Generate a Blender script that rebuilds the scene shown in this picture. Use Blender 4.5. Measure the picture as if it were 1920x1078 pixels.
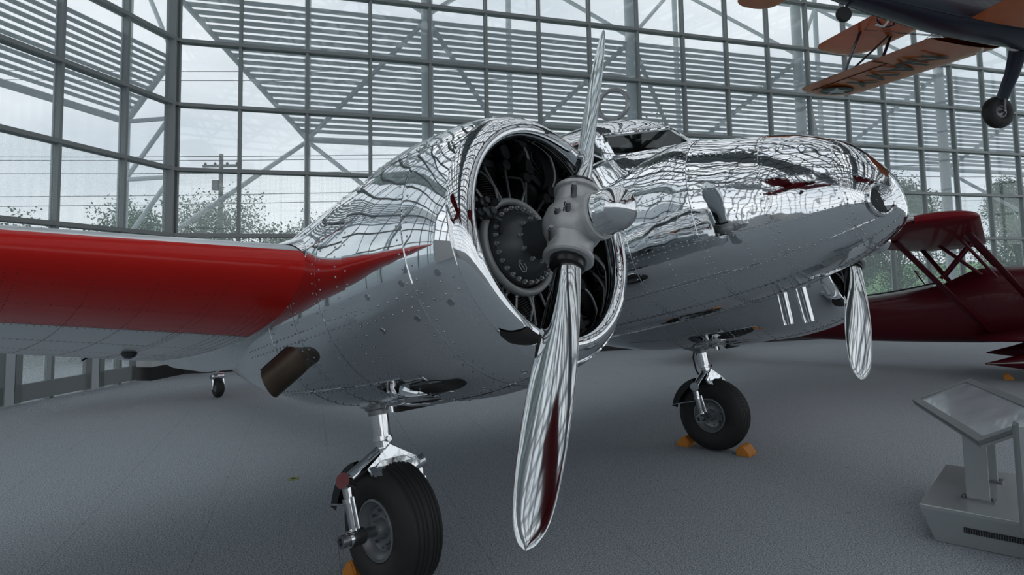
import bpy, math, random
import numpy as np
from mathutils import Vector, Matrix

# ------------------------------------------------------------------ clearing
for o in list(bpy.data.objects):
    bpy.data.objects.remove(o, do_unlink=True)
SC = bpy.context.scene
COL = SC.collection
rnd = random.Random(7)
PI = math.pi

# ------------------------------------------------------------------ camera
EYE = 1.76
def make_camera():
    p, r = 0.076, -0.019
    fw = Vector((0, math.cos(p), math.sin(p)))
    up = Vector((0, -math.sin(p), math.cos(p)))
    x = Vector((1, 0, 0))
    xr = math.cos(r) * x + math.sin(r) * up
    ur = -math.sin(r) * x + math.cos(r) * up
    cd = bpy.data.cameras.new('camera')
    cd.sensor_width = 36
    cd.lens = 1200 / 1920 * 36
    cd.shift_y = -99 / 1920
    cd.clip_end = 500
    cd.clip_start = 0.05
    co = bpy.data.objects.new('camera', cd)
    COL.objects.link(co)
    m = Matrix.Identity(4)
    for i in range(3):
        m[i][0] = xr[i]; m[i][1] = ur[i]; m[i][2] = -fw[i]
    m[0][3], m[1][3], m[2][3] = 0, 0, EYE
    co.matrix_world = m
    SC.camera = co
make_camera()

# ------------------------------------------------------------------ world: overcast sky
SC.view_settings.view_transform = 'Standard'
SC.view_settings.look = 'None'
SC.view_settings.exposure = 0.12
SC.view_settings.gamma = 1.0
SC.view_settings.use_curve_mapping = False
SKY = 1.38
W = bpy.data.worlds.new('overcast')
SC.world = W
W.use_nodes = True
nt = W.node_tree
nt.nodes.clear()
wo = nt.nodes.new('ShaderNodeOutputWorld')
bg = nt.nodes.new('ShaderNodeBackground')
tc = nt.nodes.new('ShaderNodeTexCoord')
mp = nt.nodes.new('ShaderNodeMapping')
mp.inputs['Scale'].default_value = (1, 1, 2.6)
nz = nt.nodes.new('ShaderNodeTexNoise')
nz.inputs['Scale'].default_value = 2.6
nz.inputs['Detail'].default_value = 5
nz.inputs['Roughness'].default_value = .5
cr = nt.nodes.new('ShaderNodeValToRGB')
cr.color_ramp.elements[0].position = .34
cr.color_ramp.elements[0].color = (.58, .63, .685, 1)
cr.color_ramp.elements[1].position = .66
cr.color_ramp.elements[1].color = (.86, .88, .905, 1)
nt.links.new(tc.outputs['Generated'], mp.inputs[0])
nt.links.new(mp.outputs[0], nz.inputs['Vector'])
nt.links.new(nz.outputs['Fac'], cr.inputs[0])
nt.links.new(cr.outputs[0], bg.inputs['Color'])
bg.inputs['Strength'].default_value = SKY
nt.links.new(bg.outputs[0], wo.inputs[0])

# ------------------------------------------------------------------ materials
def new_mat(name):
    m = bpy.data.materials.new(name)
    m.use_nodes = True
    return m, m.node_tree, m.node_tree.nodes['Principled BSDF']
def setp(b, **k):
    names = dict(color='Base Color', metal='Metallic', rough='Roughness', coat='Coat Weight', coatr='Coat Roughness',
                 ior='IOR', spec='Specular IOR Level', emit='Emission Strength', emc='Emission Color', trans='Transmission Weight', alpha='Alpha')
    for a, v in k.items():
        if a in ('color', 'emc'): v = (*v, 1)
        b.inputs[names[a]].default_value = v
def noise(nt, scale, detail=2, coord='Object', rough=.5, stretch=None):
    t = nt.nodes.new('ShaderNodeTexCoord')
    n = nt.nodes.new('ShaderNodeTexNoise')
    n.inputs['Scale'].default_value = scale
    n.inputs['Detail'].default_value = detail
    n.inputs['Roughness'].default_value = rough
    src = t.outputs[coord]
    if stretch:
        mp = nt.nodes.new('ShaderNodeMapping'); mp.inputs['Scale'].default_value = stretch
        nt.links.new(src, mp.inputs[0]); src = mp.outputs[0]
    nt.links.new(src, n.inputs['Vector'])
    return n
def bump(nt, b, src, strength, dist, prev=None):
    bp = nt.nodes.new('ShaderNodeBump')
    bp.inputs['Strength'].default_value = strength
    bp.inputs['Distance'].default_value = dist
    nt.links.new(src, bp.inputs['Height'])
    if prev: nt.links.new(prev.outputs[0], bp.inputs['Normal'])
    nt.links.new(bp.outputs[0], b.inputs['Normal'])
    return bp
def simple(name, color, rough=.5, metal=0, var=0, scale=8, **k):
    m, nt, b = new_mat(name)
    setp(b, color=color, rough=rough, metal=metal, **k)
    if var:
        n = noise(nt, scale, 4)
        mx = nt.nodes.new('ShaderNodeMix'); mx.data_type = 'RGBA'
        mx.inputs['A'].default_value = (*[c * (1 - var) for c in color], 1)
        mx.inputs['B'].default_value = (*[min(1, c * (1 + var)) for c in color], 1)
        nt.links.new(n.outputs['Fac'], mx.inputs['Factor'])
        nt.links.new(mx.outputs['Result'], b.inputs['Base Color'])
    return m
def chrome(name, col, rough, waves):
    m, nt, b = new_mat(name)
    setp(b, color=col, rough=rough, metal=1)
    prev = None
    for sc, ds, st in waves:
        n = noise(nt, sc, 1, stretch=st)
        prev = bump(nt, b, n.outputs['Fac'], 1.0, ds, prev)
    return m
M = {}
M['skin'] = chrome('polished_skin', (.73, .755, .77), .035, [(1.7, .008, (1, 1, 1.6)), (5.5, .0034, (1, 1.5, 1)), (22, .00025, None)])
M['cowl'] = chrome('polished_cowl', (.72, .745, .76), .03, [(1.6, .006, None), (7, .0009, None)])
M['blade'] = chrome('polished_blade', (.60, .63, .64), .06, [(3.5, .003, (1, 1, .35)), (28, .0004, (1, 1, .12))])
M['chrome'] = chrome('chrome_plate', (.74, .76, .77), .05, [(14, .0006, None)])
M['under'] = chrome('satin_aluminium', (.66, .68, .70), .28, [(4, .002, None), (60, .0003, None)])
M['cast'] = simple('cast_grey_metal', (.48, .495, .50), .42, .35, .18, 14)
M['castdark'] = simple('crankcase_grey', (.055, .06, .065), .38, .3, .25, 9)
M['rivet'] = simple('rivet_heads', (.42, .44, .45), .22, 1)
M['rivetred'] = simple('red_rivet_heads', (.13, .008, .008), .3)
M['seam'] = simple('dark_seam', (.012, .013, .014), .7)
M['ringgrey'] = simple('ring_grey', (.30, .315, .32), .42, .3)
M['black'] = simple('engine_black', (.008, .0085, .009), .55, 0, .3, 10)
M['blackgloss'] = simple('gloss_black', (.012, .012, .013), .25)
M['hose'] = simple('rubber_hose', (.015, .015, .016), .5)
M['tire'] = simple('tire_rubber', (.013, .0135, .014), .62, 0, .35, 22)
M['rim'] = simple('wheel_grey', (.22, .235, .245), .35, .5, .12, 20)
M['pushrod'] = simple('pushrod_steel', (.20, .21, .215), .35, .9)
M['orange'] = simple('chock_orange', (.55, .20, .02), .55, 0, .25, 16)
M['steel'] = simple('dull_steel', (.28, .29, .30), .35, .9)
M['bronze'] = simple('exhaust_bronze', (.115, .088, .066), .45, .8, .5, 7)
M['whitesteel'] = simple('white_painted_steel', (.78, .82, .84), .45)
M['slat'] = simple('sunshade_slat', (.78, .82, .84), .5)
M['frame'] = simple('mullion_grey', (.25, .275, .275), .45, .1)
M['flange'] = simple('mullion_light_flange', (.50, .55, .57), .4, 0)
M['whitewall'] = simple('painted_white_wall', (.55, .56, .56), .7, 0, .05, 2)
M['blackbase'] = simple('black_base', (.015, .016, .017), .5)
M['kiosk'] = simple('kiosk_grey_metal', (.40, .43, .44), .38, .5, .06, 5)
M['kioskframe'] = simple('kiosk_frame_grey', (.20, .22, .23), .4, .3)
M['kioskdark'] = simple('kiosk_grille', (.012, .013, .014), .6)
M['yellow'] = simple('brass_disc', (.22, .24, .07), .5)
M['navy'] = simple('navy_blue_paint', (.018, .026, .045), .38, 0, .15, 3, coat=.3)
M['maroon'] = simple('maroon_paint', (.075, .003, .009), .4, 0, .12, 3, spec=.25, coat=.12)
M['maroonwing'] = simple('bright_red_wing', (.15, .003, .008), .5, 0, .1, 3, spec=.12, coat=.05)
M['seat'] = simple('brown_leather', (.24, .09, .045), .55)
M['interior'] = simple('cabin_interior', (.03, .033, .032), .8)
M['bark'] = simple('bark', (.10, .085, .065), .9, 0, .3, 6)
M['wood'] = simple('pole_wood', (.30, .30, .30), .9, 0, .3, 6)
M['wire'] = simple('wire_black', (.05, .055, .06), .6)
M['lens'] = simple('lamp_lens', (.03, .035, .037), .45, 0, spec=.2)
M['white'] = simple('white_paint', (.55, .56, .55), .4)
M['roof'] = simple('roof_panel', (.50, .53, .54), .7)
M['truss'] = simple('truss_grey', (.12, .13, .135), .5)
M['stargreen'] = simple('dark_green_insignia', (.02, .05, .045), .5)
M['beacon'] = simple('clear_lamp', (.5, .52, .52), .15, .6)

def red_paint():
    m, nt, b = new_mat('red_wing_paint')
    setp(b, color=(.55, .008, .004), rough=.3, spec=.2, coat=.28, coatr=.08)
    n = noise(nt, 2.2, 2, stretch=(1.6, .5, 1.6)); p = bump(nt, b, n.outputs['Fac'], 1, .005)
    n2 = noise(nt, 11, 2); bump(nt, b, n2.outputs['Fac'], 1, .0008, p)
    nt.links.new(b.inputs['Normal'].links[0].from_socket, b.inputs['Coat Normal'])
    return m
M['red'] = red_paint()
def orange_fabric():
    m, nt, b = new_mat('orange_fabric')
    setp(b, rough=.32, coat=.25)
    n = noise(nt, 5, 3)
    cr = nt.nodes.new('ShaderNodeValToRGB')
    cr.color_ramp.elements[0].color = (.50, .11, .012, 1); cr.color_ramp.elements[1].color = (.66, .17, .02, 1)
    nt.links.new(n.outputs['Fac'], cr.inputs[0]); nt.links.new(cr.outputs[0], b.inputs['Base Color'])
    return m
M['orangewing'] = orange_fabric()
def carpet(name='carpet', far=False):
    m, nt, b = new_mat(name)
    setp(b, rough=.95, spec=.25)
    n = noise(nt, 105, 3, rough=.8); n2 = noise(nt, .55, 3, coord='Object'); n3 = noise(nt, 38, 3, rough=.7)
    cr = nt.nodes.new('ShaderNodeValToRGB')
    cr.color_ramp.elements[0].position = .40; cr.color_ramp.elements[0].color = (.13, .165, .182, 1)
    cr.color_ramp.elements[1].position = .60; cr.color_ramp.elements[1].color = (.60, .635, .68, 1)
    nt.links.new(n.outputs['Fac'], cr.inputs[0])
    mx = nt.nodes.new('ShaderNodeMix'); mx.data_type = 'RGBA'; mx.blend_type = 'MULTIPLY'; mx.inputs['Factor'].default_value = 1
    cr2 = nt.nodes.new('ShaderNodeValToRGB')
    cr2.color_ramp.elements[0].position = .3; cr2.color_ramp.elements[0].color = (.82, .82, .82, 1)
    cr2.color_ramp.elements[1].position = .7; cr2.color_ramp.elements[1].color = (1, 1, 1, 1)
    nt.links.new(n3.outputs['Fac'], cr2.inputs[0])
    nt.links.new(cr.outputs[0], mx.inputs['A']); nt.links.new(cr2.outputs[0], mx.inputs['B'])
    nt.links.new(mx.outputs['Result'], b.inputs['Base Color'])
    bump(nt, b, n.outputs['Fac'], .8, .004)
    return m
M['carpet'] = carpet()
def glass(name, tint, haze, dots=False):
    m = bpy.data.materials.new(name); m.use_nodes = True
    nt = m.node_tree; nt.nodes.clear()
    out = nt.nodes.new('ShaderNodeOutputMaterial')
    tr = nt.nodes.new('ShaderNodeBsdfTransparent'); tr.inputs[0].default_value = (*tint, 1)
    gl = nt.nodes.new('ShaderNodeBsdfGlossy'); gl.inputs['Roughness'].default_value = .02; gl.inputs[0].default_value = (.9, .95, .95, 1)
    lw = nt.nodes.new('ShaderNodeLayerWeight'); lw.inputs[0].default_value = .5
    pw = nt.nodes.new('ShaderNodeMath'); pw.operation = 'POWER'; pw.inputs[1].default_value = 5
    ml = nt.nodes.new('ShaderNodeMath'); ml.operation = 'MULTIPLY_ADD'; ml.inputs[1].default_value = .9; ml.inputs[2].default_value = .04
    nt.links.new(lw.outputs['Facing'], pw.inputs[0]); nt.links.new(pw.outputs[0], ml.inputs[0])
    fr = ml
    mx = nt.nodes.new('ShaderNodeMixShader')
    nt.links.new(fr.outputs[0], mx.inputs[0]); nt.links.new(tr.outputs[0], mx.inputs[1]); nt.links.new(gl.outputs[0], mx.inputs[2])
    last = mx
    if haze:
        df = nt.nodes.new('ShaderNodeBsdfTranslucent'); df.inputs[0].default_value = (.80, .86, .86, 1)
        m2 = nt.nodes.new('ShaderNodeMixShader')
        m2.inputs[0].default_value = haze
        if dots:
            t = nt.nodes.new('ShaderNodeTexCoord'); v = nt.nodes.new('ShaderNodeTexVoronoi')
            v.inputs['Scale'].default_value = 34; v.inputs['Randomness'].default_value = .35
            r = nt.nodes.new('ShaderNodeMapRange')
            r.inputs['From Min'].default_value = .25; r.inputs['From Max'].default_value = .4
            r.inputs['To Min'].default_value = haze * 1.9; r.inputs['To Max'].default_value = haze * .55
            nt.links.new(t.outputs['Object'], v.inputs['Vector']); nt.links.new(v.outputs['Distance'], r.inputs[0]); nt.links.new(r.outputs[0], m2.inputs[0])
        nt.links.new(mx.outputs[0], m2.inputs[1]); nt.links.new(df.outputs[0], m2.inputs[2]); last = m2
    nt.links.new(last.outputs[0], out.inputs[0])
    return m
M['glass'] = glass('window_glass', (.875, .895, .905), .08)
M['frit'] = glass('dotted_window_glass', (.86, .885, .89), .15, True)
M['cockpitglass'] = glass('cockpit_glass', (.30, .32, .31), .05)
def leafmat(name, a, b_):
    m, nt, b = new_mat(name)
    setp(b, rough=.6)
    n = noise(nt, 1.7, 3)
    cr = nt.nodes.new('ShaderNodeValToRGB')
    cr.color_ramp.elements[0].position = .35; cr.color_ramp.elements[0].color = (*a, 1)
    cr.color_ramp.elements[1].position = .65; cr.color_ramp.elements[1].color = (*b_, 1)
    nt.links.new(n.outputs['Fac'], cr.inputs[0]); nt.links.new(cr.outputs[0], b.inputs['Base Color'])
    return m
M['leafa'] = leafmat('leaf_grey_green', (.055, .14, .08), (.13, .26, .15))
M['leafb'] = leafmat('leaf_dark_green', (.05, .10, .075), (.12, .20, .14))
M['grass'] = leafmat('lawn_grass', (.10, .27, .09), (.20, .42, .14))
M['paving'] = simple('pale_paving', (.36, .38, .38), .9, 0, .1, 1)

# ------------------------------------------------------------------ mesh helpers
def V(*a): return Vector(a)
class MB:
    def __init__(self): self.v = []; self.f = []
    def add(self, vs, fs):
        n = len(self.v); self.v += [tuple(p) for p in vs]; self.f += [tuple(i + n for i in f) for f in fs]; return self
    def box(self, c, s, rot=None):
        c = Vector(c); vs = []
        for x in (-.5, .5):
            for y in (-.5, .5):
                for z in (-.5, .5):
                    p = Vector((x * s[0], y * s[1], z * s[2]))
                    if rot is not None: p = rot @ p
                    vs.append(p + c)
        return self.add(vs, [(0, 1, 3, 2), (4, 6, 7, 5), (0, 4, 5, 1), (2, 3, 7, 6), (0, 2, 6, 4), (1, 5, 7, 3)])
    def bar(self, p0, p1, w, h, upv=(0, 0, 1)):
        p0 = Vector(p0); p1 = Vector(p1); d = (p1 - p0); L = d.length; d.normalize()
        up = Vector(upv)
        if abs(d.dot(up)) > .98: up = Vector((1, 0, 0))
        sd = d.cross(up).normalized(); u = sd.cross(d)
        m = Matrix((d, sd, u)).transposed()
        return self.box((p0 + p1) / 2, (L, w, h), m)
    def tube(self, p0, p1, r0, r1=None, n=12, caps=True, flat=1.0, upv=(0, 0, 1)):
        return self.path([p0, p1], [r0, r0 if r1 is None else r1], n, caps, flat, upv)
    def path(self, pts, rs, n=10, caps=True, flat=1.0, upv=(0, 0, 1)):
        pts = [Vector(p) for p in pts]
        if not isinstance(rs, (list, tuple)): rs = [rs] * len(pts)
        vs = []; fs = []; prev = None
        for i, p in enumerate(pts):
            d = (pts[min(i + 1, len(pts) - 1)] - pts[max(i - 1, 0)]).normalized()
            up = Vector(upv) if prev is None else prev
            if prev is None and abs(d.dot(up)) > .95: up = Vector((1, 0, 0)) if abs(d.x) < .9 else Vector((0, 1, 0))
            sd = d.cross(up).normalized(); u = sd.cross(d).normalized(); prev = u
            for k in range(n):
                a = 2 * PI * k / n
                vs.append(p + (sd * math.cos(a) + u * math.sin(a) * flat) * rs[i])
        for i in range(len(pts) - 1):
            for k in range(n):
                a = i * n + k; b = i * n + (k + 1) % n
                fs.append((a, b, b + n, a + n))
        if caps:
            fs.append(tuple(range(n))[::-1]); fs.append(tuple((len(pts) - 1) * n + k for k in range(n)))
        return self.add(vs, fs)
    def lathe(self, prof, o=(0, 0, 0), ax=(1, 0, 0), n=48, closed=False, arc=(0, 2 * PI)):
        o = Vector(o); ax = Vector(ax).normalized()
        e = Vector((0, 0, 1)) if abs(ax.z) < .9 else Vector((1, 0, 0))
        a1 = ax.cross(e).normalized(); a2 = ax.cross(a1)
        full = abs(arc[1] - arc[0] - 2 * PI) < 1e-6
        m = n if full else n + 1
        vs = []
        for (t, r) in prof:
            for k in range(m):
                a = arc[0] + (arc[1] - arc[0]) * k / n
                vs.append(o + ax * t + (a1 * math.cos(a) + a2 * math.sin(a)) * max(r, 1e-5))
        fs = []; P = len(prof)
        for i in range(P if closed else P - 1):
            j = (i + 1) % P
            for k in range(n):
                k2 = (k + 1) % m if full else k + 1
                fs.append((i * m + k, i * m + k2, j * m + k2, j * m + k))
        return self.add(vs, fs)
    def grid(self, fn, us, vs_, closed=False):
        vs = [fn(u, v) for u in us for v in vs_]
        nu, nv = len(us), len(vs_); fs = []
        for i in range(nu - 1):
            for j in range(nv - 1): fs.append((i * nv + j, i * nv + j + 1, (i + 1) * nv + j + 1, (i + 1) * nv + j))
            if closed: fs.append((i * nv + nv - 1, i * nv, (i + 1) * nv, (i + 1) * nv + nv - 1))
        return self.add(vs, fs)
    def prism(self, poly, off):
        off = Vector(off); a = [Vector(p) for p in poly]; n = len(a)
        return self.add(a + [p + off for p in a], [tuple(range(n))[::-1], tuple(range(n, 2 * n))] + [(i, (i + 1) % n, (i + 1) % n + n, i + n) for i in range(n)])
    def dome(self, c, nrm, r, h, n=6):
        c = Vector(c); nrm = Vector(nrm).normalized()
        e = Vector((0, 0, 1)) if abs(nrm.z) < .9 else Vector((1, 0, 0))
        a1 = nrm.cross(e).normalized(); a2 = nrm.cross(a1)
        vs = []
        for rr, hh in ((1, 0), (.62, .8)):
            for k in range(n):
                a = 2 * PI * k / n; vs.append(c + (a1 * math.cos(a) + a2 * math.sin(a)) * r * rr + nrm * h * hh)
        vs.append(c + nrm * h)
        fs = [(k, (k + 1) % n, n + (k + 1) % n, n + k) for k in range(n)] + [(n + k, n + (k + 1) % n, 2 * n) for k in range(n)]
        return self.add(vs, fs)
    def mesh(self, name, mat, smooth=35, bevel=None):
        me = bpy.data.meshes.new(name)
        me.from_pydata(self.v, [], self.f); me.update()
        if mat is not None: me.materials.append(M[mat] if isinstance(mat, str) else mat)
        import bmesh
        b = bmesh.new(); b.from_mesh(me); bmesh.ops.recalc_face_normals(b, faces=b.faces); b.to_mesh(me); b.free()
        if smooth:
            me.polygons.foreach_set('use_smooth', [True] * len(me.polygons))
            me.set_sharp_from_angle(angle=math.radians(smooth))
        return me
    def build(self, name, mat, parent=None, smooth=35, loc=None, kind=None, label=None, bevel=None):
        o = bpy.data.objects.new(name, self.mesh(name, mat, smooth))
        COL.objects.link(o)
        if loc is not None: o.location = loc
        if parent is not None: o.parent = parent
        if kind: o['kind'] = kind
        if label: o['label'] = label
        if bevel:
            bv = o.modifiers.new('bevel', 'BEVEL'); bv.width = bevel; bv.segments = 2; bv.limit_method = 'ANGLE'
        return o
def empty(name, loc=(0, 0, 0), rz=0):
    o = bpy.data.objects.new(name, None); COL.objects.link(o)
    o.location = loc; o.rotation_euler = (0, 0, rz); o.empty_display_size = .2
    return o
def tag(o, label, cat, group=None, kind=None):
    if label: o['label'] = label
    if cat: o['category'] = cat
    if group: o['group'] = group
    if kind: o['kind'] = kind
    return o
def part(name, mesh, parent, loc=None, rot=None):
    o = bpy.data.objects.new(name, mesh); COL.objects.link(o)
    if loc is not None: o.location = loc
    if rot is not None: o.rotation_euler = rot
    o.parent = parent
    return o
def copy_tree(o, parent=None, depth=0):
    c = o.copy(); COL.objects.link(c)
    if parent is not None: c.parent = parent
    for ch in list(o.children): copy_tree(ch, c, depth + 1)
    return c
def lin(a, b, n): return [a + (b - a) * i / (n - 1) for i in range(n)]
def interp(tab):
    xs = np.array([t[0] for t in tab], float); idx = np.argsort(xs); xs = xs[idx]
    ys = np.array([t[1:] for t in tab], float)[idx]
    h = np.diff(xs)[:, None]; d = np.diff(ys, axis=0) / h
    m = np.zeros_like(ys); m[0] = d[0]; m[-1] = d[-1]
    for i in range(1, len(xs) - 1):
        s = np.sign(d[i - 1]) * np.sign(d[i]) > 0
        w1 = 2 * h[i] + h[i - 1]; w2 = h[i] + 2 * h[i - 1]
        with np.errstate(divide='ignore', invalid='ignore'):
            hm = (w1 + w2) / (w1 / d[i - 1] + w2 / d[i])
        m[i] = np.where(s, hm, 0)
    def f(x):
        x = min(max(x, xs[0]), xs[-1]); i = min(int(np.searchsorted(xs, x, 'right')) - 1, len(xs) - 2)
        H = xs[i + 1] - xs[i]; t = (x - xs[i]) / H
        return ((2 * t**3 - 3 * t**2 + 1) * ys[i] + (t**3 - 2 * t**2 + t) * H * m[i] + (-2 * t**3 + 3 * t**2) * ys[i + 1] + (t**3 - t**2) * H * m[i + 1])
    return f

# ================================================================== SETTING
AZ = .308                       # direction of the main glass wall
WD = V(math.cos(AZ), math.sin(AZ), 0); WN = V(-math.sin(AZ), math.cos(AZ), 0)
WC = V(-7.396, 13.608, 0)       # corner of main wall
PW, RH, T0 = 1.434, 1.425, 2.93
AZ2 = 1.373
LD = V(-math.cos(AZ2), -math.sin(AZ2), 0); LN = V(-math.sin(AZ2), math.cos(AZ2), 0)
LC = V(-7.24, 13.70, 0)

# floor with carpet tiles laid parallel to the main wall
fl = MB().box((4, 0, -.053), (90, 75, .1)).build('floor', 'carpet', smooth=0)
fl['kind'] = 'structure'
TS = .9144
tm = MB()
g = .0012; hz = .003
tm.add([(g, g, 0), (TS - g, g, 0), (TS - g, TS - g, 0), (g, TS - g, 0), (g, g, -hz), (TS - g, g, -hz), (TS - g, TS - g, -hz), (g, TS - g, -hz)],
       [(0, 1, 2, 3), (0, 4, 5, 1), (1, 5, 6, 2), (2, 6, 7, 3), (3, 7, 4, 0)])
tile_mesh = tm.mesh('carpet_tile', 'carpet', 0)
cand = []
for i in range(-20, 30):
    for j in range(-2, 24):
        p = WD * (i * TS + .2) + WN * (j * TS + .3)
        c = p + WD * TS / 2 + WN * TS / 2
        if c.y < 1.6: continue
        if abs(c.x) > c.y * .86 + 1.0: continue
        if (c - WC).dot(WN) > -.75 or (c - LC).dot(LN) > -.9: continue
        cand.append((c.length, p, (i + j) % 2))
cand.sort(key=lambda t: t[0])
for d, p, alt in cand[:296]:
    t = part('carpet_tile', tile_mesh, fl, loc=p if not alt else p + WD * TS)
    t.rotation_euler = (0, 0, AZ + (PI / 2 if alt else 0))

# outside ground
gr = MB().box((0, 60, -.35), (240, 120, .3)).build('ground_outside', 'grass', smooth=0); gr['kind'] = 'structure'
bk = MB()
bk.add([(-60, 33, -.4), (80, 33, -.4), (80, 44, 2.6), (-60, 44, 2.6), (80, 60, 2.6), (-60, 60, 2.6)], [(0, 1, 2, 3), (3, 2, 4, 5)]).build('ground_bank', 'grass', smooth=0)['kind'] = 'structure'
pv = MB()
for a, b_ in ((LC - LN * -.1 + LD * 30, LC + LN * .1), (WC + WN * .3, WC + WN * .3 + WD * 45)):
    pass
pv.box(LC + LN * 2.6 + LD * 3 + V(0, 0, -.16), (20, 4.2, .14), Matrix.Rotation(AZ2, 3, 'Z')).build('trim_path', 'paving', smooth=0)['kind'] = 'structure'

def glass_wall(name, origin, d, nrm, k0, k1, rows, sill, doors=False):
    """mullions, transoms and single panes between column k0 and k1, rows of the transom heights"""
    root = empty(name); root['kind'] = 'structure'
    ztop = rows[-1]
    def P(a, z, o=0): return origin + d * a + nrm * o + V(0, 0, z)
    rot = Matrix((d, nrm, V(0, 0, 1))).transposed()
    mm = MB().box((0, 0, (ztop + .0) / 2), (.06, .10, ztop)).mesh('mullion', 'frame', 0)
    fm = MB().box((0, .085, ztop / 2), (.09, .03, ztop)).mesh('mullion_flange', 'flange', 0)
    cm = MB().box((0, -.09, ztop / 2), (.035, .02, ztop)).mesh('mullion_cap', 'flange', 0)
    ang = math.atan2(d.y, d.x)
    sgn = 1 if d.cross(nrm).z > 0 else -1
    for k in range(k0, k1 + 1):
        for nm, me in (('mullion', mm), ('flange', fm)):
            o = part(nm, me, root, P(k * PW, 0), (0, 0, ang))
            if sgn < 0: o.scale = (1, -1, 1)
    for z in rows:
        MB().box((0, 0, 0), ((k1 - k0) * PW, .14, .075), rot).box(nrm * .09, ((k1 - k0) * PW, .03, .10), rot).build('transom', 'frame', root, smooth=0, loc=P((k0 + k1) / 2 * PW, z))
    zs = [sill] + list(rows)
    for i in range(len(zs) - 1):
        h = zs[i + 1] - zs[i] - .075
        if h < .1: continue
        pm = MB().box((0, 0, 0), (PW - .065, .012, h)).mesh('pane', 'frit' if zs[i] < T0 - .05 or (T0 - .05 < zs[i] < T0 + .2) else 'glass', 0)
        for k in range(k0, k1):
            part('pane', pm, root, P((k + .5) * PW, (zs[i] + zs[i + 1]) / 2, .03), (0, 0, ang))
    return root, P, rot
rows = [1.12 + .0, T0 - .9] if False else []
ROWS = [1.15, T0] + [T0 + RH * i for i in range(1, 8)]
# main wall
win1, P1, rot1 = glass_wall('window_1', WC, WD, WN, 0, 23, ROWS, 1.15)
lw = MB().box(P1(23 * PW / 2, .70, .0), (23 * PW, .30, .86), rot1).build('wall_back', 'whitewall', smooth=0, bevel=None); lw['kind'] = 'structure'
MB().box(P1(23 * PW / 2, .135, -.02), (23 * PW, .32, .27), rot1).build('baseboard_back', 'blackbase', smooth=0)['kind'] = 'structure'
# left wall : glazed to the floor with doors
win2, P2, rot2 = glass_wall('window_2', LC, LD, LN, 0, 12, ROWS[1:], .22)
# corner post and low white pier at the corner
MB().box(WC + V(.08, -.05, 6.4), (.20, .20, 12.8), rot1).build('trim_corner_post', 'frame', smooth=0)['kind'] = 'structure'
pier = MB().box(LC + LD * .50 + LN * -.12 + V(0, 0, .62), (.95, .42, .72), rot2).build('wall_corner', 'whitewall', smooth=0); pier['kind'] = 'structure'
MB().box(LC + LD * .50 + LN * -.12 + V(0, 0, .13), (.97, .44, .26), rot2).build('baseboard_corner', 'blackbase', smooth=0)['kind'] = 'structure'
# door stiles and bottom rails on the left wall
for i, (a0, a1) in enumerate(((1.10, 1.95), (2.15, 3.55), (3.75, 5.2), (5.4, 6.8))):
    dr = empty('door_%d' % (i + 1)); dr['kind'] = 'structure'
    f = MB()
    for a in (a0 + .05, a1 - .05): f.box(P2(a, 1.22, -.06), (.11, .07, 2.4), rot2)
    f.box(P2((a0 + a1) / 2, .17, -.06), (a1 - a0, .07, .27), rot2)
    f.box(P2((a0 + a1) / 2, 2.38, -.06), (a1 - a0, .07, .12), rot2)
    f.build('door_frame', 'frame', dr, smooth=0)
    MB().tube(P2(a1 - .16, .95, -.14), P2(a1 - .16, 1.45, -.14), .014).tube(P2(a1 - .16, .98, -.14), P2(a1 - .16, .98, -.06), .01).tube(P2(a1 - .16, 1.42, -.14), P2(a1 - .16, 1.42, -.06), .01).build('door_handle', 'chrome', dr)
    MB().box(P2(a1 + .1, 1.22, -.03), (.15, .14, 2.44), rot2).build('door_jamb', 'flange', dr, smooth=0)

# other walls behind / right of the camera, roof with space frame
def far_grid(name, a, b, z0, z1, nz_, step):
    a = Vector(a); b = Vector(b); d = (b - a); L = d.length; d.normalize()
    f = MB(); n = int(L / step)
    for i in range(n + 1): f.bar(a + d * (L * i / n) + V(0, 0, z0), a + d * (L * i / n) + V(0, 0, z1), .12, .12)
    for j in range(nz_ + 1):
        z = z0 + (z1 - z0) * j / nz_
        f.bar(a + V(0, 0, z), b + V(0, 0, z), .10, .10)
    o = f.build(name, 'frame', smooth=0); o['kind'] = 'structure'; return o
far_grid('window_3', (-16, -24, 0), (30, -24, 0), 3.2, 12.8, 6, 1.6)
MB().box((7, -24, 1.6), (46, .3, 3.2)).build('wall_front', 'whitewall', smooth=0)['kind'] = 'structure'
far_grid('window_4', (30, -24, 0), (30, 25.2, 0), 3.2, 12.8, 6, 1.6)
MB().box((30, 0.5, 1.6), (.3, 49, 3.2)).build('wall_right', 'whitewall', smooth=0)['kind'] = 'structure'
far_grid('window_5', (-16, -24, 0), (-10.6, -3.1, 0), 3.2, 12.8, 6, 1.6)
MB().bar((-16, -24, 1.6), (-10.6, -3.1, 1.6), .3, 3.2).build('wall_left', 'whitewall', smooth=0)['kind'] = 'structure'
ZR = 12.9
rf = MB()
for i in range(36):
    rf.bar((-16 + i * 1.3, -24, ZR + 1.75), (-16 + i * 1.3, 26, ZR + 1.75), .20, .16)
for j in range(20):
    rf.bar((-16, -24 + j * 2.6, ZR + 1.85), (30, -24 + j * 2.6, ZR + 1.85), .26, .20)
for i in range(-16, 31, 13):
    rf.box((i + 1.0, -1, ZR + 1.95), (2.6, 52, .10))
rf.build('ceiling', 'roof', smooth=0)['kind'] = 'structure'
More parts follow.
